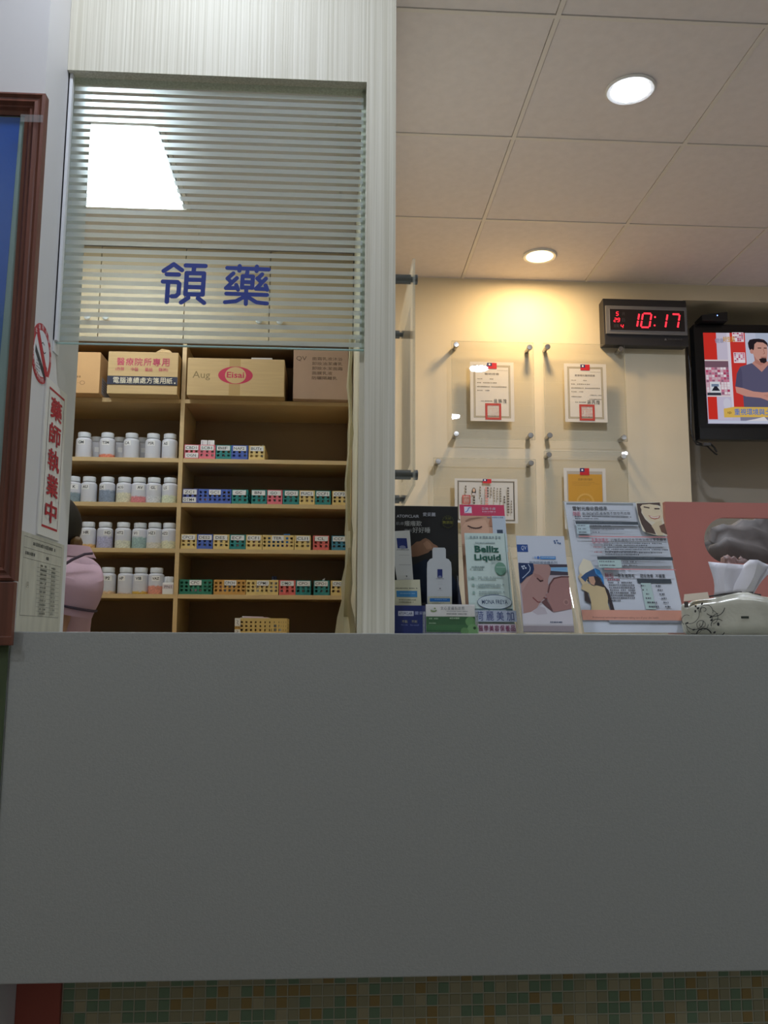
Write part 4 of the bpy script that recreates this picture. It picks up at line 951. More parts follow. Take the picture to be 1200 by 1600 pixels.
# caption and programme logo
c.ell(.125,.79,.025,.06,'#d8d6e6',16)
c.poly([(.100,.845),(.165,.825),(1,.83),(1,.925),(.10,.94)],'#e4bc5c'); c.rect(.205,.935,.60,.985,'#8a88a0'); c.rect(0,.975,1,1,'#cfd6ea'); c.poly([(.24,.975),(.30,.955),(.36,.93),(.385,.975)],'#e8e4ea')
c.text('ゅ', .125,.875,.150,.905,'#5a4630')
for i, ch in enumerate('重視環境與土地'): c.text(ch, .168+i*.040, .845, .205+i*.040, .912, '#2a78d0', bold=.012)
for i, ch in enumerate('健康'): c.text(ch, .068+i*.030, .075, .097+i*.030, .125, '#9a98b4', bold=.02)
for i, ch in enumerate('好生活'): c.text(ch, .122+i*.026, .055, .147+i*.026, .110, '#d8a040', bold=.03)
c.done('screen_picture', tv)
t = thing('set_top_box', 'small black box with a blue light, tilted on top of the television', 'set-top box', (1.77, 3.985, 2.6165), -.05)
MB().hexa([(.0,0,0),(.125,0,0),(.125,.10,0),(.0,.10,0),(.0,0,.028),(.125,0,.045),(.125,.10,.045),(.0,.10,.028)]).build('box_case', M_BLACK, t, bevel=.002)
MB().lathe([(.001,-.001),(.0022,-.0005),(.0022,.001)], c=(.075,-.0005,.026), axis='y', n=10).build('indicator_light', emit('blue_led', '#5a78ff', 12.0), t)
t = thing('power_cord', 'black cable hanging down beside and under the television', 'cable', (0, 0, 0))
MB().tube([(1.70,4.0,2.62),(1.69,3.99,2.5),(1.70,3.985,2.36),(1.694,3.985,2.2),(1.69,3.985,2.08),(1.70,3.98,2.02),(1.74,3.97,1.998),(1.77,3.965,2.005),(1.79,3.965,1.985),(1.80,3.962,1.962)], .0045, 8).build('cord', M_BLACK, t, smooth=True)
MB().tube([(1.69,3.985,2.05),(1.71,3.975,2.00),(1.755,3.965,1.992),(1.775,3.962,1.97),(1.79,3.96,1.955),(1.80,3.96,1.95)], .004, 8).build('cord', M_BLACK, t, smooth=True)
MB().box(1.735,1.77,3.955,3.975,1.992,2.006).build('cable_tie', M_DGREY, t)
tag(MB().box(1.677,1.690,4.02,4.06,2.06,2.14).build('wall_socket', mat('grey_socket', '#8d8a86', .5), None, bevel=.002), 'small grey socket at the edge of the television niche', 'socket')

# ================================================================== THINGS ON THE COUNTER
CZ = 1.0982
def quad_box(mb, b0, b1, t0, t1, th, mi=0):
    """slab whose front face is the quad b0 b1 t1 t0, thickness th behind it"""
    b0, b1, t0, t1 = map(Vector, (b0, b1, t0, t1)); n = (b1-b0).cross(t0-b0).normalized()*-th   # away from the viewer
    return mb.hexa([b0, b1, b1+n, b0+n, t0, t1, t1+n, t0+n], mi)
def sheet_card(x0, x1, yb, zb, yt, zt, off=.0002): return Card((x0,yt,zt), (x1-x0,0,0), (0,yb-yt,zb-zt), off=off)

# --- black display card with tray
t = thing('product_display', 'black cardboard product display with white tube and bottle cut-outs and a blue tray', 'display', (0, 0, 0))
dx0, dx1 = .124, .259
quad_box(MB(), (dx0,1.80,CZ), (dx1+.002,1.80,CZ), (dx0,1.803,1.362), (dx1,1.803,1.362), .003).build('back_card', mat('black_card', '#1d1e1f', .5), t)
c = sheet_card(dx0, dx1, 1.80, CZ, 1.803, 1.362)
c.rect(0,0,1,.004,'#8a8a86'); wt = '#b9bcc4'
c.poly([(.02,.62),(.20,.50),(.50,.42),(.85,.50),(1,.62),(1,1),(.02,1)],'#1f2b3d'); c.poly([(0,.66),(.05,.60),(.09,.70),(.06,.80),(0,.80)],'#3a3a2c'); c.poly([(.84,.40),(1,.37),(1,.52),(.90,.55)],'#2c2c26'); c.poly([(.72,.64),(.86,.66),(.80,.84),(.68,.78)],'#2b3038')
c.poly([(.28,.32),(.36,.285),(.42,.28),(.455,.265),(.50,.255),(.56,.27),(.62,.30),(.68,.315),(.70,.335),(.66,.355),(.58,.35),(.54,.37),(.46,.385),(.38,.40),(.30,.405),(.24,.36)],'#8d6a52')
c.poly([(.46,.30),(.52,.275),(.58,.30),(.60,.335),(.52,.345)],'#a27c62'); c.ell(.64,.33,.035,.014,'#9a6f58',12)
c.text('ATOPICLAIR', .055,.072,.40,.095,wt,bold=.012); c.text('愛妥麗', .46,.052,.655,.082,wt,bold=.012)
c.text('肌膚', .045,.130,.165,.155,'#8c8f90'); c.text('癢癢歎', .175,.120,.44,.162,'#a7a9a6',bold=.015)
c.text('寶貝', .175,.185,.29,.208,'#8c8f90'); c.text('好好睡', .30,.170,.57,.215,'#a7a9a6',bold=.015)
for k in range(18):
    a = 2*PI*k/18; c.ell(.845+.085*math.cos(a), .125+.046*math.sin(a), .012,.006,'#46462e',8,rot=a)
c.text('天然', .80,.09,.89,.11,'#6c6c34'); c.text('無添加', .765,.118,.915,.142,'#7c7c34',bold=.015)
c.done('display_print', t)
# tube cut-out standing on its cream foot
tq = MB(); quad_box(tq, (.1325,1.768,1.190), (.1640,1.768,1.190), (.1155,1.776,1.3045), (.1565,1.776,1.3075), .004); tb_ = tq.build('tube_cutout', mat('tube_white', '#c9cbc8', .45), t)
c = Card((.1155,1.776,1.3060), (.041,0,0), (.0125,-.008,-.116))
c.rect(.30,.13,.80,.31,'#27346f'); c.ell(.55,.29,.16,.03,'#7f86a4',16); c.text('ATOPICLAIR', .24,.325,.86,.345,'#6a6f80'); c.done('tube_logo', tb_); c = Card((.1155,1.776,1.3060), (.041,0,0), (.0125,-.008,-.116)); c.line([(.30,.43),(.85,.43)],.0005,'#9a9d9e'); c.line([(.28,.60),(.85,.60)],.0006,'#8a8d90'); c.poly([(.55,.79),(.63,.79),(.59,.82)],'#3a3d44'); c.fine(.48,.84,.72,.852,1,'#8a8d90',seed=3,ragged=False); c.done('tube_print', tb_)
fq = MB(); quad_box(fq, (.1225,1.755,1.153), (.1780,1.755,1.153), (.1210,1.760,1.2045), (.1755,1.760,1.2060), .003); fo = fq.build('tube_foot', mat('cream_card', '#c6c4a8', .6), t)
c = Card((.1210,1.760,1.2050), (.0545,0,0), (.0015,-.005,-.052)); c.fine(.1,.30,.9,.345,1,'#6a6a60',seed=3,ragged=False,fill=.9); c.rect(.12,.42,.88,.66,'#3f7fae'); c.fine(.25,.50,.8,.57,1,'#8fb4cf',seed=3,ragged=False); c.fine(.2,.74,.86,.92,2,'#85856e',seed=6); c.done('foot_print', fo)
# bottle cut-out
b_ = MB(); prof = [(.0,.0),(.050,.0),(.050,.0735),(.049,.087),(.044,.0935),(.0385,.0955),(.0385,.1135),(.036,.117),(.0135,.117),(.0115,.1135),(.0115,.0955),(.006,.0935),(.001,.087),(.0,.0735)]
Mloc = Matrix.Translation((.1905,1.7655,1.1545)) @ Matrix.Rotation(PI/2 - .03, 4, 'X')
bo = plate('bottle_cutout', prof, [], .005, Mloc, mat('bottle_white', '#c4c9cc', .45), t)
c = Card((.1905,1.7655+.117*.03-.0026,1.1545+.117), (.050,0,0), (0,-.117*.03,-.117), off=.0003)
c.rect(.42,.375,.62,.52,'#2a3570'); c.ell(.52,.505,.07,.02,'#8088a8',12); c.text('ATOPICLAIR', .36,.53,.68,.548,'#55597a'); c.fine(.42,.59,.62,.60,1,'#a2a6aa',seed=3,ragged=False); c.fine(.42,.63,.62,.64,1,'#a2a6aa',seed=4,ragged=False); c.poly([(.49,.70),(.555,.70),(.523,.725)],'#3a3d44'); c.fine(.42,.735,.63,.745,1,'#8a8d90',seed=5,ragged=False)
c.rect(.02,.845,.98,.995,'#c2c2ac'); c.rect(.10,.875,.92,.935,'#2f6fb0'); c.fine(.3,.89,.8,.915,1,'#8fb4dc',seed=6,ragged=False); c.fine(.12,.852,.9,.866,1,'#6a6a66',seed=7,ragged=False); c.fine(.2,.945,.8,.985,2,'#8a8a80',seed=8); c.done('bottle_print', bo)
MB().box(.1905,.2405,1.7663,1.7700,1.150,1.1555).build('bottle_foot', mat('cream_card', '#c6c4a8', .6), t)
# tray
M_NAVY = mat('navy_card', '#1f2c66', .5)
tr = MB(); tr.box(.1225,.258,1.7420,1.7435,CZ,1.1535).box(.1225,.124,1.7435,1.800,CZ,1.1535).box(.2565,.258,1.7435,1.800,CZ,1.1535).box(.124,.2565,1.7435,1.800,CZ,CZ+.002)
tr.add([(.2565,1.7435,1.1535),(.2565,1.80,1.1535),(.2565,1.80,1.215)], [(0,1,2)]).add([(.258,1.7435,1.1535),(.258,1.80,1.1535),(.258,1.80,1.215)], [(0,2,1)])
tro = tr.build('tray', M_NAVY, t)
c = Card((.1225,1.7420,1.1535), (.1355,0,0), (0,0,-.0553))
c.rect(.06,.20,.285,.37,'#c3c7d4'); c.text('ATOPICLAIR', .072,.235,.27,.335,'#232b58',bold=.015); c.rect(.30,.20,.355,.33,'#5a6496'); c.text('愛妥麗',.305,.21,.48,.32,'#a9b0cc')
c.text('不黏', .115,.52,.195,.62,'#a9a88a'); c.text('不刺', .255,.52,.335,.62,'#a9a88a'); c.text('No-oily', .105,.665,.20,.72,'#8089b8'); c.text('No-smell', .235,.665,.36,.72,'#8089b8'); c.done('tray_print', tro)

# --- business-card holder
t = thing('card_holder', 'low clear acrylic business-card holder in front of the black display', 'card holder', (0, 0, 0))
a = MB(); quad_box(a, (.176,1.672,CZ), (.277,1.672,CZ), (.176,1.678,1.151), (.277,1.678,1.151), .002); a.build('front_plate', M_ACRYL, t)
a = MB(); quad_box(a, (.174,1.695,CZ), (.279,1.695,CZ), (.174,1.704,1.158), (.279,1.704,1.158), .002); a.build('back_plate', M_ACRYL, t)
MB().box(.174,.279,1.670,1.697,CZ-.0001,CZ+.002).build('holder_base', M_ACRYL_EDGE, t)
for x in (.1745,.2765): MB().box(x,x+.002,1.674,1.696,CZ+.002,1.140).build('side_plate', M_ACRYL_EDGE, t)
t = thing('business_card', 'white and green business card standing in the low acrylic holder', 'business card', (0, 0, 0))
a = MB(); quad_box(a, (.1795,1.679,CZ+.003), (.2735,1.679,CZ+.003), (.1795,1.685,1.154), (.2735,1.685,1.154), .004); a.build('card_stack', M_PAPER, t)
c = sheet_card(.1795,.2735,1.679,CZ+.003,1.685,1.154)
c.rect(0,.44,1,1,'#3b6b48'); c.rect(0,.74,1,.93,'#447a50'); 
for u, v, r_, cl in ((.90,.62,.10,'#6fa36c'),(.95,.92,.12,'#7fb078'),(.78,.97,.08,'#6a9c66'),(.985,.85,.03,'#2f5a3c')): c.ell(u,v,r_,r_*c.w/c.h,cl,20)
c.ell(.155,.22,.065,.055,'#86a06a',16); c.ell(.155,.19,.055,.04,'#d8dad6',16); c.ell(.18,.15,.02,.03,'#86a06a',10)
for i, ch in enumerate('文心皮膚科診所'): c.text(ch, .30+i*.072,.08,.355+i*.072,.205,'#6a7078')
c.fine(.42,.24,.85,.30,1,'#9a9ea4',seed=3,ragged=False); c.fine(.42,.33,.83,.40,1,'#70747a',seed=4,ragged=False)
c.fine(.06,.49,.24,.56,1,'#a9c4a6',seed=5,ragged=False,fill=.8); c.fine(.48,.47,.68,.55,1,'#a9c4a6',seed=6,ragged=False,fill=.8); c.fine(.06,.66,.24,.72,1,'#a9c4a6',seed=7,ragged=False,fill=.8); c.done('card_print', t)

# --- brochure rack: holder, front leaflet, tall leaflet behind
def rack(label, x0, x1, yf, yb, zf, zb, lean):
    t = thing('brochure_holder', label, 'brochure holder', (0, 0, 0))
    hgt = zb-CZ; rc = .018
    yo = lean
    pr = [(x0,0),(x1,0),(x1,hgt-rc)] + [(x1-rc+rc*math.sin(k*PI/12), hgt-rc+rc*math.cos(k*PI/12)) for k in range(5,-1,-1)] + [(x0+rc-rc*math.sin(k*PI/12), hgt-rc+rc*math.cos(k*PI/12)) for k in range(0,6)] + [(x0,hgt-rc)]
    ang = math.atan2(yo, hgt)
    plate('back_plate', pr, [], .0025, Matrix.Translation((0,yb,CZ)) @ Matrix.Rotation(PI/2-ang, 4, 'X'), M_ACRYL, t)
    a = MB(); quad_box(a, (x0,yf,CZ), (x1,yf,CZ), (x0,yf+(zf-CZ)*yo/hgt,zf), (x1,yf+(zf-CZ)*yo/hgt,zf), .002); a.build('front_plate', M_ACRYL, t)
    for x in (x0, x1-.002):
        MB().hexa([(x,yf,CZ),(x+.002,yf,CZ),(x+.002,yb,CZ),(x,yb,CZ),(x,yf+(zf-CZ)*yo/hgt,zf),(x+.002,yf+(zf-CZ)*yo/hgt,zf),(x+.002,yb+yo*.8,CZ+hgt*.8),(x,yb+yo*.8,CZ+hgt*.8)]).build('side_plate', M_ACRYL_EDGE, t)
    MB().box(x0-.002,x1+.002,yf-.006,yb,CZ-.0001,CZ+.0022).build('holder_base', M_ACRYL_EDGE, t)
    return t
t = rack('tall clear acrylic brochure holder with stuck-on lettering, behind the green business card', .256, .379, 1.728, 1.795, 1.148, 1.335, .080)
c = Card((.2835,1.7275+.0185,1.146), (.083,0,0), (0,-.0162,-.0475), off=.0006)
c.rect(.0,.03,1.0,.50,'#aab4c8')
for i, ch in enumerate('荷麗美加'): c.text(ch, .02+i*.245,.07,.20+i*.245,.46,'#34447c',bold=.004)
c.rect(.04,.60,.96,.96,'#c9bcc8')
for i, ch in enumerate('醫學美容保養品'): c.text(ch, .06+i*.128,.66,.168+i*.128,.90,'#7a2f58',bold=.010)
c.done('stuck_lettering', t)
t = thing('leaflet', 'pale green leaflet with dark green print in the tall acrylic holder', 'leaflet', (0, 0, 0))
lx0, lx1 = .2735, .3605
lf = lambda z: 1.7365 + (z-CZ)*.345
a = MB(); quad_box(a, (lx0,lf(1.103),1.103), (lx1+.003,lf(1.103),1.103), (lx0,lf(1.307),1.307), (lx1,lf(1.307),1.307), .0015); a.build('leaflet_sheet', mat('mint_paper', '#bfd2cc', .6), t)
c = sheet_card(lx0, lx1, lf(1.103), 1.103, lf(1.307), 1.307)
for k in range(10): c.text('Belliz', .02+.11*(k%5)*1.7, .03+.085*k, .22+.11*(k%5)*1.7, .07+.085*k, '#b2c6c1')
c.rect(.965,.0,.975,.76,'#6f8a90'); gr = '#1f5a4a'
c.fine(.13,.03,.86,.062,1,'#8a9ea0',seed=3,ragged=False,fill=.9); c.fine(.25,.095,.72,.115,1,'#9aacac',seed=4,ragged=False,fill=.9)
c.text('Belliz', .22,.135,.80,.205,gr,bold=.03); c.text('Liquid', .20,.225,.83,.305,gr,bold=.03)
c.ell(.80,.375,.135,.068,'#6f9a86',24); c.poly([(.68,.405),(.80,.442),(.92,.405),(.88,.435),(.80,.445),(.72,.435)],'#4f7a66'); c.rect(.70,.355,.92,.362,'#a9c4b8')
c.fine(.08,.35,.5,.40,2,'#7d918f',seed=5,fill=.6)
for k in range(3):
    c.ell(.13,.47+k*.075,.03,.014,'#8aa69c',12); c.fine(.25,.455+k*.075,.92,.50+k*.075,2,'#8b9e9e',seed=10+k,fill=.6)
c.ell(.60,.715,.40,.075,'#4c5c78',32); c.ell(.60,.715,.39,.068,'#c4d2d6',32); c.ell(.60,.715,.375,.055,'#b9c8cd',32); c.text('MONA FREYA', .30,.692,.90,.735,'#3c4a66',bold=.012)
c.rect(0,.78,1,.82,'#4d6a70'); c.fine(.1,.79,.85,.808,1,'#9db0b4',seed=22,ragged=False,fill=.9); c.done('leaflet_print', t)
t = thing('leaflet', 'taller leaflet with a crimson top band and a closed eye, behind the pale green leaflet', 'leaflet', (0, 0, 0))
ex0, ex1 = .272, .369; lf2 = lambda z: 1.770 + (z-CZ)*.345
a = MB(); quad_box(a, (ex0,lf2(1.110),1.110), (ex1,lf2(1.110),1.110), (ex0,lf2(1.3755),1.3755), (ex1,lf2(1.3755),1.3755), .0012); a.build('leaflet_sheet', M_PAPER, t)
c = sheet_card(ex0, ex1, lf2(1.110), 1.110, lf2(1.3755), 1.3755)
c.rect(0,0,1,.095,'#c43a5c'); c.rect(.10,.018,.265,.072,'#d8d8e4'); c.line([(.12,.065),(.17,.055),(.20,.03),(.245,.025)],.0014,'#2f55a8'); c.fine(.08,.078,.29,.085,1,'#e0a0b0',seed=2,ragged=False)
c.text('亞施卡膚', .49,.022,.80,.046,'#dcb4c2',bold=.012); c.fine(.50,.052,.81,.068,1,'#d8a0b4',seed=3,ragged=False,fill=.9); c.fine(.54,.075,.78,.083,1,'#c87890',seed=4,ragged=False)
c.rect(0,.097,1,1,'#c39a80'); c.poly([(.0,.20),(.12,.15),(.55,.13),(.62,.20),(.60,.30),(.35,.35),(.0,.35)],'#cfa58b')
c.poly([(.10,.140),(.20,.118),(.38,.108),(.54,.112),(.40,.122),(.24,.134),(.12,.152)],'#94705a')
c.line([(.16,.185),(.24,.198),(.32,.204),(.40,.200),(.46,.190)],.0032,'#4c342c')
for k in range(7): c.line([(.20+.038*k,.196+.002*(k%3)),(.19+.042*k,.212)],.0008,'#5a4034')
c.poly([(.68,.10),(.62,.16),(.64,.19),(.70,.185),(.76,.10)],'#a9785e'); c.poly([(.70,.097),(1,.097),(1,.40),(.68,.40),(.70,.22)],'#b4c0cc')
c.fine(.60,.105,.96,.118,1,'#6a7a98',seed=5,ragged=False,fill=.9); c.rect(.79,.215,.92,.245,'#37465a'); c.done('leaflet_print', t)

# --- skincare leaflet in its own holder
t = rack('clear acrylic brochure holder nearer the price sheet, with a mother-and-baby leaflet', .366, .478, 1.694, 1.745, 1.118, 1.262, .042)
t = thing('leaflet', 'pale blue leaflet with a mother and sleeping baby in the holder beside the price sheet', 'leaflet', (0, 0, 0))
qx0, qx1 = .371, .470; lf3 = lambda z: 1.699 + (z-CZ)*.29
a = MB(); quad_box(a, (qx0,lf3(1.102),1.102), (qx1,lf3(1.102),1.102), (qx0,lf3(1.2965),1.2965), (qx1,lf3(1.2965),1.2965), .002); a.build('leaflet_sheet', mat('pale_blue_paper', '#cfd6e2', .5), t)
c = sheet_card(qx0, qx1, lf3(1.102), 1.102, lf3(1.2965), 1.2965)
nv = '#2c4f92'
c.rect(-.0,.095,.225,.175,nv); c.text('QV', .09,.108,.205,.160,'#cdd6e8',shear=.25); 
for k, (u, v) in enumerate(((.79,.055),(.84,.05),(.80,.075),(.86,.075),(.90,.08))): c.ell(u,v,.018,.010,'#55709c',10)
c.ell(.31,.235,.018,.011,'#c4cede',12); c.ell(.36,.235,.022,.013,'#8fb0dc',12); c.ell(.42,.235,.028,.016,'#4f7cc4',14); c.rect(.46,.22,.78,.252,'#5d94cf'); c.fine(.49,.228,.76,.246,1,'#b4d0ea',seed=2,ragged=False)
c.text('高效舒緩修護系列', .225,.272,.80,.302,'#5f728c')
c.rect(0,.305,1,1,'#b9aeb4'); c.rect(.30,.305,1,.42,'#4a4450'); c.poly([(.58,.34),(1,.335),(1,.385),(.66,.375)],'#8fbde0'); c.rect(.60,.345,.98,.365,'#7fb0dc')
c.poly([(.02,.305),(.30,.305),(.62,.31),(.66,.35),(.63,.41),(.585,.455),(.57,.50),(.575,.53),(.555,.58),(.50,.62),(.505,.635),(.485,.65),(.46,.665),(.38,.70),(.30,.76),(.18,.80),(.03,.82)],'#b08a84')
c.poly([(.02,.305),(.30,.305),(.30,.39),(.22,.45),(.02,.60)],'#b89690'); 
c.poly([(.30,.40),(.42,.42),(.50,.46),(.47,.475),(.38,.47),(.30,.43)],'#a67c76'); c.line([(.36,.455),(.42,.485),(.47,.478)],.003,'#5a3c3a'); c.line([(.24,.655),(.33,.70),(.38,.70)],.0022,'#8a4c4c')
c.poly([(1,.435),(.80,.44),(.66,.475),(.58,.54),(.555,.60),(.50,.62),(.51,.66),(.55,.70),(.60,.765),(.63,.80),(.80,.785),(1,.765)],'#a87e7a'); c.line([(.555,.60),(.60,.52),(.70,.455),(.85,.438),(1,.437)],.003,'#6d4a48')
c.poly([(.40,.70),(.50,.665),(.60,.765),(.62,.80),(.48,.74)],'#6b4a4c'); c.line([(.46,.655),(.52,.665)],.0025,'#7a4a48'); c.ell(.90,.70,.06,.032,'#b58c86',14); c.ell(.90,.70,.035,.02,'#96706c',12)
c.poly([(0,.82),(.18,.80),(.32,.755),(.42,.72),(.52,.77),(.62,.81),(.82,.79),(1,.77),(1,1),(0,1)],'#cfcbd2'); c.poly([(.2,.80),(.35,.74),(.46,.76),(.5,.82),(.3,.83)],'#bdb4bc')
c.poly([(0,.295),(.30,.30),(.31,.36),(.27,.41),(.14,.445),(.04,.50),(0,.51)],'#22365e'); c.line([(.20,.31),(.235,.345),(.22,.38),(.14,.42),(.06,.455)],.0015,'#b4c4dc')
for (u, v) in ((.07,.335),(.11,.33),(.09,.355),(.14,.35)): c.ell(u,v,.018,.010,'#c4d0e2',10)
c.text('QV', .275,.845,.50,.915,'#2a4a9a',shear=.25,bold=.012); c.fine(.54,.895,.78,.912,1,'#55607a',seed=4,ragged=False,fill=.9); c.rect(0,.94,1,1,'#a99ea6'); c.done('leaflet_print', t)

# --- price sheet in an acrylic stand
t = thing('sheet_stand', 'slanted clear acrylic stand holding the large printed price sheet', 'acrylic stand', (0, 0, 0))
ax0, ax1 = .513, .7285
yb, zb, yt, zt = 1.780, 1.103, 1.908, 1.391
a = MB(); quad_box(a, (ax0-.003,yb-.003,CZ), (ax1+.003,yb-.003,CZ), (ax0-.003,yt-.002,zt+.001), (ax1+.003,yt-.002,zt+.001), .0015); a.build('front_plate', M_ACRYL, t)
a = MB(); quad_box(a, (ax0-.003,yb+.003,CZ), (ax1+.003,yb+.003,CZ), (ax0-.003,yt+.004,zt+.003), (ax1+.003,yt+.004,zt+.003), .0015); a.build('back_plate', M_ACRYL_EDGE, t)
MB().box(ax0-.003,ax1+.003,yb-.003,1.92,CZ-.0001,CZ+.0025).build('foot_plate', M_ACRYL_EDGE, t)
t = thing('price_sheet', 'large printed price sheet with two women and tables in the slanted stand', 'sign', (0, 0, 0))
a = MB(); quad_box(a, (ax0,yb,zb), (ax1,yb,zb), (ax0,yt,zt), (ax1,yt,zt), .0006); a.build('paper_sheet', mat('pale_blue_white_paper', '#d3dae8', .5), t)
c = Card((ax0,yt,zt), (ax1-ax0,0,0), Vector((0,yb-yt,zb-zt))*.685)   # upper two blocks
dk = '#3d4148'; gy = '#5a5f68'
c.rect(.02,.008,.72,.032,'#8f979e')
for i, ch in enumerate('雷射光療收費標準'): c.text(ch, .075+i*.0455,.055,.117+i*.0455,.105,dk,bold=.008)
c.line([(.45,.103),(.66,.103)],.0008,'#7a7f88')
c.text('除斑', .075,.125,.14,.170,'#b4566c',bold=.01); c.frame(.07,.120,.145,.175,.0008,'#c98a98')
for i, ch in enumerate('乾淨自白肌膚煥顏不曾發再追蹤'): c.text(ch, .165+i*.0355,.130,.197+i*.0355,.165,dk,bold=.006)
c.fine(.075,.185,.66,.235,2,gy,seed=2,fill=.62); c.rect(.075,.25,.72,.285,'#3f4850'); c.fine(.22,.26,.55,.275,1,'#6d7780',seed=3,ragged=False)
c.rect(.075,.285,.21,.40,'#b3c8cf')
for k in range(3): c.line([(.075,.322+k*.039),(.72,.322+k*.039)],.0005,'#9aa2b0'); c.fine(.09,.295+k*.039,.17,.311+k*.039,1,gy,seed=4+k,ragged=False,fill=.9); c.fine(.23,.295+k*.039,.30+.13*((k+1)%3),.311+k*.039,1,gy,seed=8+k,ragged=False,fill=.9)
c.rect(.085,.425,.99,.436,'#d08a8c')
# smiling woman, upper right
c.poly([(.735,.02),(.985,.012),(.995,.41),(.90,.415),(.80,.385),(.75,.36),(.735,.22)],'#d6cdb8'); c.poly([(.745,.03),(.99,.015),(.99,.06),(.96,.045),(.86,.04),(.79,.06),(.775,.14),(.80,.22),(.86,.30),(.88,.40),(.78,.375),(.752,.28),(.738,.16)],'#4e3c34')
c.poly([(.775,.07),(.80,.045),(.88,.035),(.955,.05),(.985,.11),(.985,.19),(.95,.24),(.90,.255),(.84,.235),(.795,.17)],'#d9c8a8'); c.poly([(.85,.30),(.90,.255),(.97,.23),(.965,.30),(.95,.41),(.90,.41)],'#cfbd9c')
c.line([(.815,.072),(.865,.083)],.0035,'#5a463c'); c.line([(.925,.092),(.97,.092)],.0035,'#5a463c'); c.poly([(.84,.172),(.90,.192),(.965,.175),(.95,.205),(.90,.222),(.86,.208)],'#b4685a'); c.poly([(.852,.180),(.90,.197),(.955,.183),(.94,.20),(.90,.208),(.865,.198)],'#eee6d8')
c.poly([(.93,.30),(.99,.27),(.995,.40),(.94,.37)],'#6b4a3c')
# second block
c.text('多重效護光', .205,.45,.375,.495,'#b4566c',bold=.01); c.line([(.205,.503),(.375,.503)],.001,'#c98a98')
for i, ch in enumerate('打擊肌膚暗沉多元性治療效果更顯著'): c.text(ch, .40+i*.0355,.457,.432+i*.0355,.492,dk,bold=.006)
for k, (v, n) in enumerate(((.512,2),(.560,3),(.618,2))):
    c.fine(.205,v,.285,v+.016,1,'#a86a74',seed=30+k,ragged=False,fill=.9); c.fine(.315,v,.98,v+.0235*n,n,gy,seed=33+k,fill=.68)
c.rect(.225,.675,.985,.712,'#3f4850'); c.fine(.42,.686,.80,.700,1,'#77808a',seed=3,ragged=False); c.rect(.225,.712,.455,.800,'#b3cbc9')
for k in range(2): c.fine(.24,.724+k*.042,.39,.742+k*.042,1,gy,seed=44+k,ragged=False,fill=.9); c.fine(.48,.724+k*.042,.61,.742+k*.042,1,gy,seed=47+k,ragged=False,fill=.9)
c.rect(.275,.812,.99,.823,'#d08a8c')
c.done('sheet_print', t)
c = sheet_card(ax0, ax1, yb, zb, yt, zt, off=.0045*0+.0003)
c.text('除毛', .30,.570,.37,.600,'#b4566c',bold=.01); c.frame(.295,.565,.375,.605,.0008,'#c98a98')
c.text('一勞永逸除毛', .39,.572,.59,.600,dk,bold=.006); c.text('超有效療', .645,.572,.775,.600,dk,bold=.006); c.text('不嚴重', .80,.572,.895,.600,dk,bold=.006)
c.fine(.31,.61,.58,.63,1,'#a86a74',seed=60,fill=.7); c.fine(.315,.632,.585,.785,8,'#666870',seed=50,fill=.62)
c.rect(.605,.610,.945,.642,'#3f4850'); c.rect(.635,.642,.735,.835,'#b3cbc9')
for k in range(6): c.fine(.63+.008*k,.655+k*.031,.675+.01*k+(.04 if k > 3 else 0),.670+k*.031,1,gy,seed=70+k,ragged=False,fill=.9); c.fine(.78+.01*k,.655+k*.031,.83+.01*k,.670+k*.031,1,gy,seed=80+k,ragged=False,fill=.9)
# bathing woman with a blue sun hat
c.poly([(.04,.53),(.10,.46),(.17,.48),(.20,.56),(.12,.62),(.04,.64)],'#dcd4bc')
c.poly([(.07,.66),(.11,.80),(.05,.78),(.06,.70)],'#3a2e2c')
c.poly([(.05,.66),(.10,.645),(.16,.67),(.22,.655),(.27,.67),(.285,.74),(.27,.80),(.28,.845),(.10,.845),(.11,.78),(.10,.72),(.03,.69)],'#cbb68c')
c.poly([(.05,.66),(.02,.60),(.05,.57),(.11,.64)],'#d2bd98')
c.poly([(.10,.60),(.14,.585),(.22,.60),(.25,.645),(.30,.70),(.315,.78),(.325,.845),(.285,.845),(.28,.74),(.265,.68),(.20,.665),(.14,.66)],'#33282a')
c.poly([(.125,.60),(.175,.595),(.185,.635),(.165,.665),(.135,.655),(.122,.63)],'#c49a80')
c.poly([(.045,.605),(.10,.572),(.17,.545),(.205,.535),(.245,.55),(.27,.60),(.265,.66),(.25,.655),(.24,.61),(.20,.595),(.12,.60),(.085,.64)],'#2a4f7c'); c.poly([(.19,.535),(.245,.55),(.27,.60),(.265,.66),(.245,.61),(.20,.575)],'#3f8ed0')
c.rect(.0,.845,1.0,.918,'#d59a86'); c.text('Professional technologies treatment taking care of your skin health', .10,.892,.74,.910,'#7a5a52'); c.rect(.25,.918,1.0,.935,'#8b8f98')
c.done('sheet_print', t)

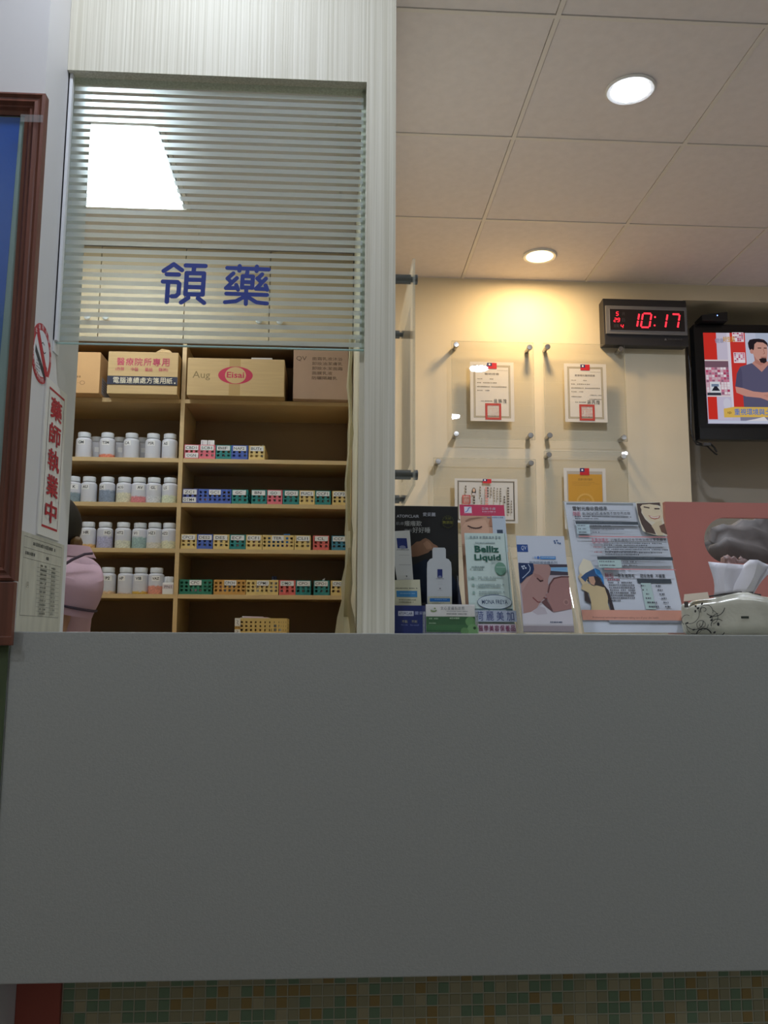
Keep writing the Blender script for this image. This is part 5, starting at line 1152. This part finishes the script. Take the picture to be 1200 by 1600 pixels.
# --- soft tissue pack
t = thing('tissue_pack', 'soft plastic tissue pack with black scroll pattern at the right end of the counter', 'tissue pack', (.688, 1.705, CZ), -.36)
pw, pd, ph = .215, .10, .072
bm = bmesh.new(); bmesh.ops.create_cube(bm, size=1.0)
bmesh.ops.subdivide_edges(bm, edges=bm.edges[:], cuts=11, use_grid_fill=True)
rn = random.Random(4)
for v in bm.verts:
    x, y, z = v.co.x+.5, v.co.y+.5, v.co.z+.5
    X, Y, Z = x*pw, y*pd, z*ph
    cen = Vector((pw/2, pd/2, ph/2)); e = ((abs(x-.5)*2)**6 + (abs(y-.5)*2)**6 + (abs(z-.5)*2)**6)
    k = max(0, e-1)*.012; X -= (x-.5)*2*k*.8; Y -= (y-.5)*2*k; Z -= max(0, z-.5)*2*k
    if z > .5: Z += (.014*math.exp(-((X-.115)/.04)**2) - .004*(X/pw))*(z-.5)*2
    right = max(0, (X-.10)/.1)
    if z > .02 and right > 0:
        Y += right*.006*math.sin(X*120+Z*60)*(1 if y < .5 else -.5); Z += right*.003*math.sin(X*90+Y*140)
    v.co = Vector((X, Y, max(0, Z)))
me = bpy.data.meshes.new('pack_body'); bm.to_mesh(me); bm.free()
me.materials.append(mat('glossy_pack_film', '#c4c2b2', .32, var=.08, scale=18, bump=.5, bscale=45)); 
for q in me.polygons: q.use_smooth = True
link('pack_body', me, t)
MB().hexa([(.004,.004,.066),(.052,.004,.070),(.052,.0055,.070),(.004,.0055,.066),(.006,.012,.080),(.050,.012,.084),(.050,.0135,.084),(.006,.0135,.080)]).build('sealed_fin', mat('pack_cream_film', '#c9bba6', .35), t)
c = Card((0,-.0005,ph), (pw,0,0), (0,0,-ph), off=.0014); bk = '#2a2a2c'
def spiral(u, v, r, a0, turns, sgn=1):
    pts = []
    n = 22
    for k in range(n+1):
        a = a0 + sgn*2*PI*turns*k/n; q = r*(1-.72*k/n); pts.append((u+q*math.cos(a)/c.w, v+q*math.sin(a)/c.h))
    c.line(pts, .0009, bk)
def arc(u, v, r, a0, a1, w_=.0009, sq=1.0): c.line([(u+r*math.cos(a0+(a1-a0)*k/14)/c.w, v+r*sq*math.sin(a0+(a1-a0)*k/14)/c.h) for k in range(15)], w_, bk)
arc(.055,.42,.020,-1.4,1.6); arc(.10,.62,.017,.0,2.9,.0012); spiral(.165,.72,.012,0,1.6); arc(.10,.78,.014,.2,3.2); arc(.21,.36,.012,2.9,6.6); spiral(.19,.33,.007,2.5,.9); arc(.275,.22,.020,.2,2.3,.0013); arc(.18,1.02,.014,3.4,5.9,.0022); arc(.30,.74,.012,3.0,5.5,.0012); arc(.315,.60,.013,3.4,4.6)
arc(.04,.60,.010,2.2,5.2); arc(.24,.52,.014,-1.2,1.2); arc(.31,.88,.010,.4,2.2,.0014)
c.rect(.022,.10,.058,.26,'#55504c'); c.ell(.305,.71,.011,.05,bk,14)
for (u, v, r_) in ((.12,.22,.3),(.14,.28,1.0),(.115,.36,.1),(.245,.52,1.2),(.25,.60,1.0),(.095,.86,1.2),(.27,.93,.9),(.04,.68,1.3),(.175,.16,.6)): c.ell(u,v,.008,.040,bk,8,rot=r_)
c.fine(.215,.80,.275,.86,2,'#6a6a66',seed=3,ragged=False); c.done('scroll_print', t)
c = Card((0,-.0005,ph), (pw,0,0), (0,0,-ph), off=.0014); c.rect(.50,.50,.565,.56,'#3a3f38'); c.done('date_mark', t)
MB().tube([(.050,.030,.0755),(.080,.034,.0805),(.115,.038,.0845),(.150,.044,.0785)], .0018, 6).build('opening_edge', ink('#3a3636'), t)
t = thing('tissue', 'white folded tissue sticking up out of the soft pack', 'tissue', (.688, 1.705, CZ), -.36)
g_ = MB(); n = 10; vs = []; top = [(.058,.150),(.075,.149),(.092,.146),(.108,.145),(.118,.144),(.130,.152),(.148,.150),(.160,.146),(.172,.141),(.180,.138)]
bot = [(.062,.084),(.070,.085),(.080,.087),(.090,.089),(.100,.090),(.110,.091),(.118,.091),(.124,.091),(.129,.090),(.133,.088)]
fold = [0,.004,-.004,.006,.016,.004,-.006,.004,.010,.002]
rows = 6
for r in range(rows+1):
    q = r/rows
    for k in range(n):
        x = bot[k][0] + (top[k][0]-bot[k][0])*q + .004*math.sin(q*4+k); z = bot[k][1] - .010 + (top[k][1]+.006-bot[k][1])*q
        vs.append((x, .038 + fold[k]*(.4+.8*q) + .01*q*math.sin(k*.8), z))
g_.add(vs, [(r*n+k, r*n+k+1, (r+1)*n+k+1, (r+1)*n+k) for r in range(rows) for k in range(n-1)])
o = g_.build('tissue_sheet', mat('tissue_white', '#dedde4', .85), t, smooth=True, fix=False); sd = o.modifiers.new('thick', 'SOLIDIFY'); sd.thickness = .0006

# --- salmon board with an oblong cut-out, and the clutter behind it
rr_ = .0555; zc = 1.3255; x_ = .945
hole = [(x_-rr_*math.sin(a), zc+rr_*math.cos(a)) for a in [PI*k/20 for k in range(21)]] + [(1.42+rr_*math.sin(a), zc-rr_*math.cos(a)) for a in [PI*k/20 for k in range(21)]]
t = thing('salmon_board', 'salmon pink partition board with a long rounded cut-out behind the tissue pack', 'partition board', (0, 0, 0))
plate('board', [(.797,CZ),(1.60,CZ),(1.60,1.4175),(.797,1.4175)], [hole], .015, Matrix.Translation((0,2.058,0)) @ Matrix.Rotation(PI/2, 4, 'X'), mat('salmon_laminate', '#be786e', .5, var=.02, scale=9), t)
def lump(name, label, x, y, w_, d_, h_, m, seed, cat='plastic bag'):
    t = thing(name, label, cat, (x, y, CZ)); bm = bmesh.new(); bmesh.ops.create_icosphere(bm, subdivisions=4, radius=1.0); rnd = random.Random(seed)
    ph = [rnd.uniform(0, 6) for _ in range(6)]
    for v in bm.verts:
        n = v.co.normalized(); q = 1 + .10*math.sin(7*n.x+ph[0]+3*n.z) + .08*math.sin(9*n.z+ph[1]) + .06*math.sin(13*n.y+11*n.x+ph[2]) + .04*math.sin(23*n.x+17*n.z+ph[3])
        v.co = Vector((n.x*w_/2*q, n.y*d_/2*q, max(0, (n.z+.85)/1.85)*h_*(q*.5+.5)))
    me = bpy.data.meshes.new('bag_film'); bm.to_mesh(me); bm.free(); me.materials.append(m)
    for q in me.polygons: q.use_smooth = True
    link('bag_film', me, t)
    MB().rings([[(.05*w_*math.cos(a_*PI/5)*k_+.1*w_, .06*d_*math.sin(a_*PI/5)*k_, h_*(.80+.05*j_)) for a_ in range(10)] for j_, k_ in enumerate((2.2, 1.3, .9, 1.2))]).build('bag_neck', m, t, smooth=True)
lump('plastic_bag', 'dusty pink plastic bag low in the left end of the cut-out', .995, 2.125, .12, .07, .200, mat('dusty_pink_film', '#77605c', .6, var=.35, scale=25), 3)
lump('plastic_bag', 'large grey brown plastic bag filling the cut-out', 1.19, 2.32, .46, .13, .325, mat('grey_brown_film', '#4e4845', .65, var=.35, scale=14), 5)
lump('plastic_bag', 'tan plastic bag low in the cut-out at the right edge', 1.16, 2.125, .13, .07, .19, mat('tan_film', '#6e604e', .6, var=.35, scale=22), 8)
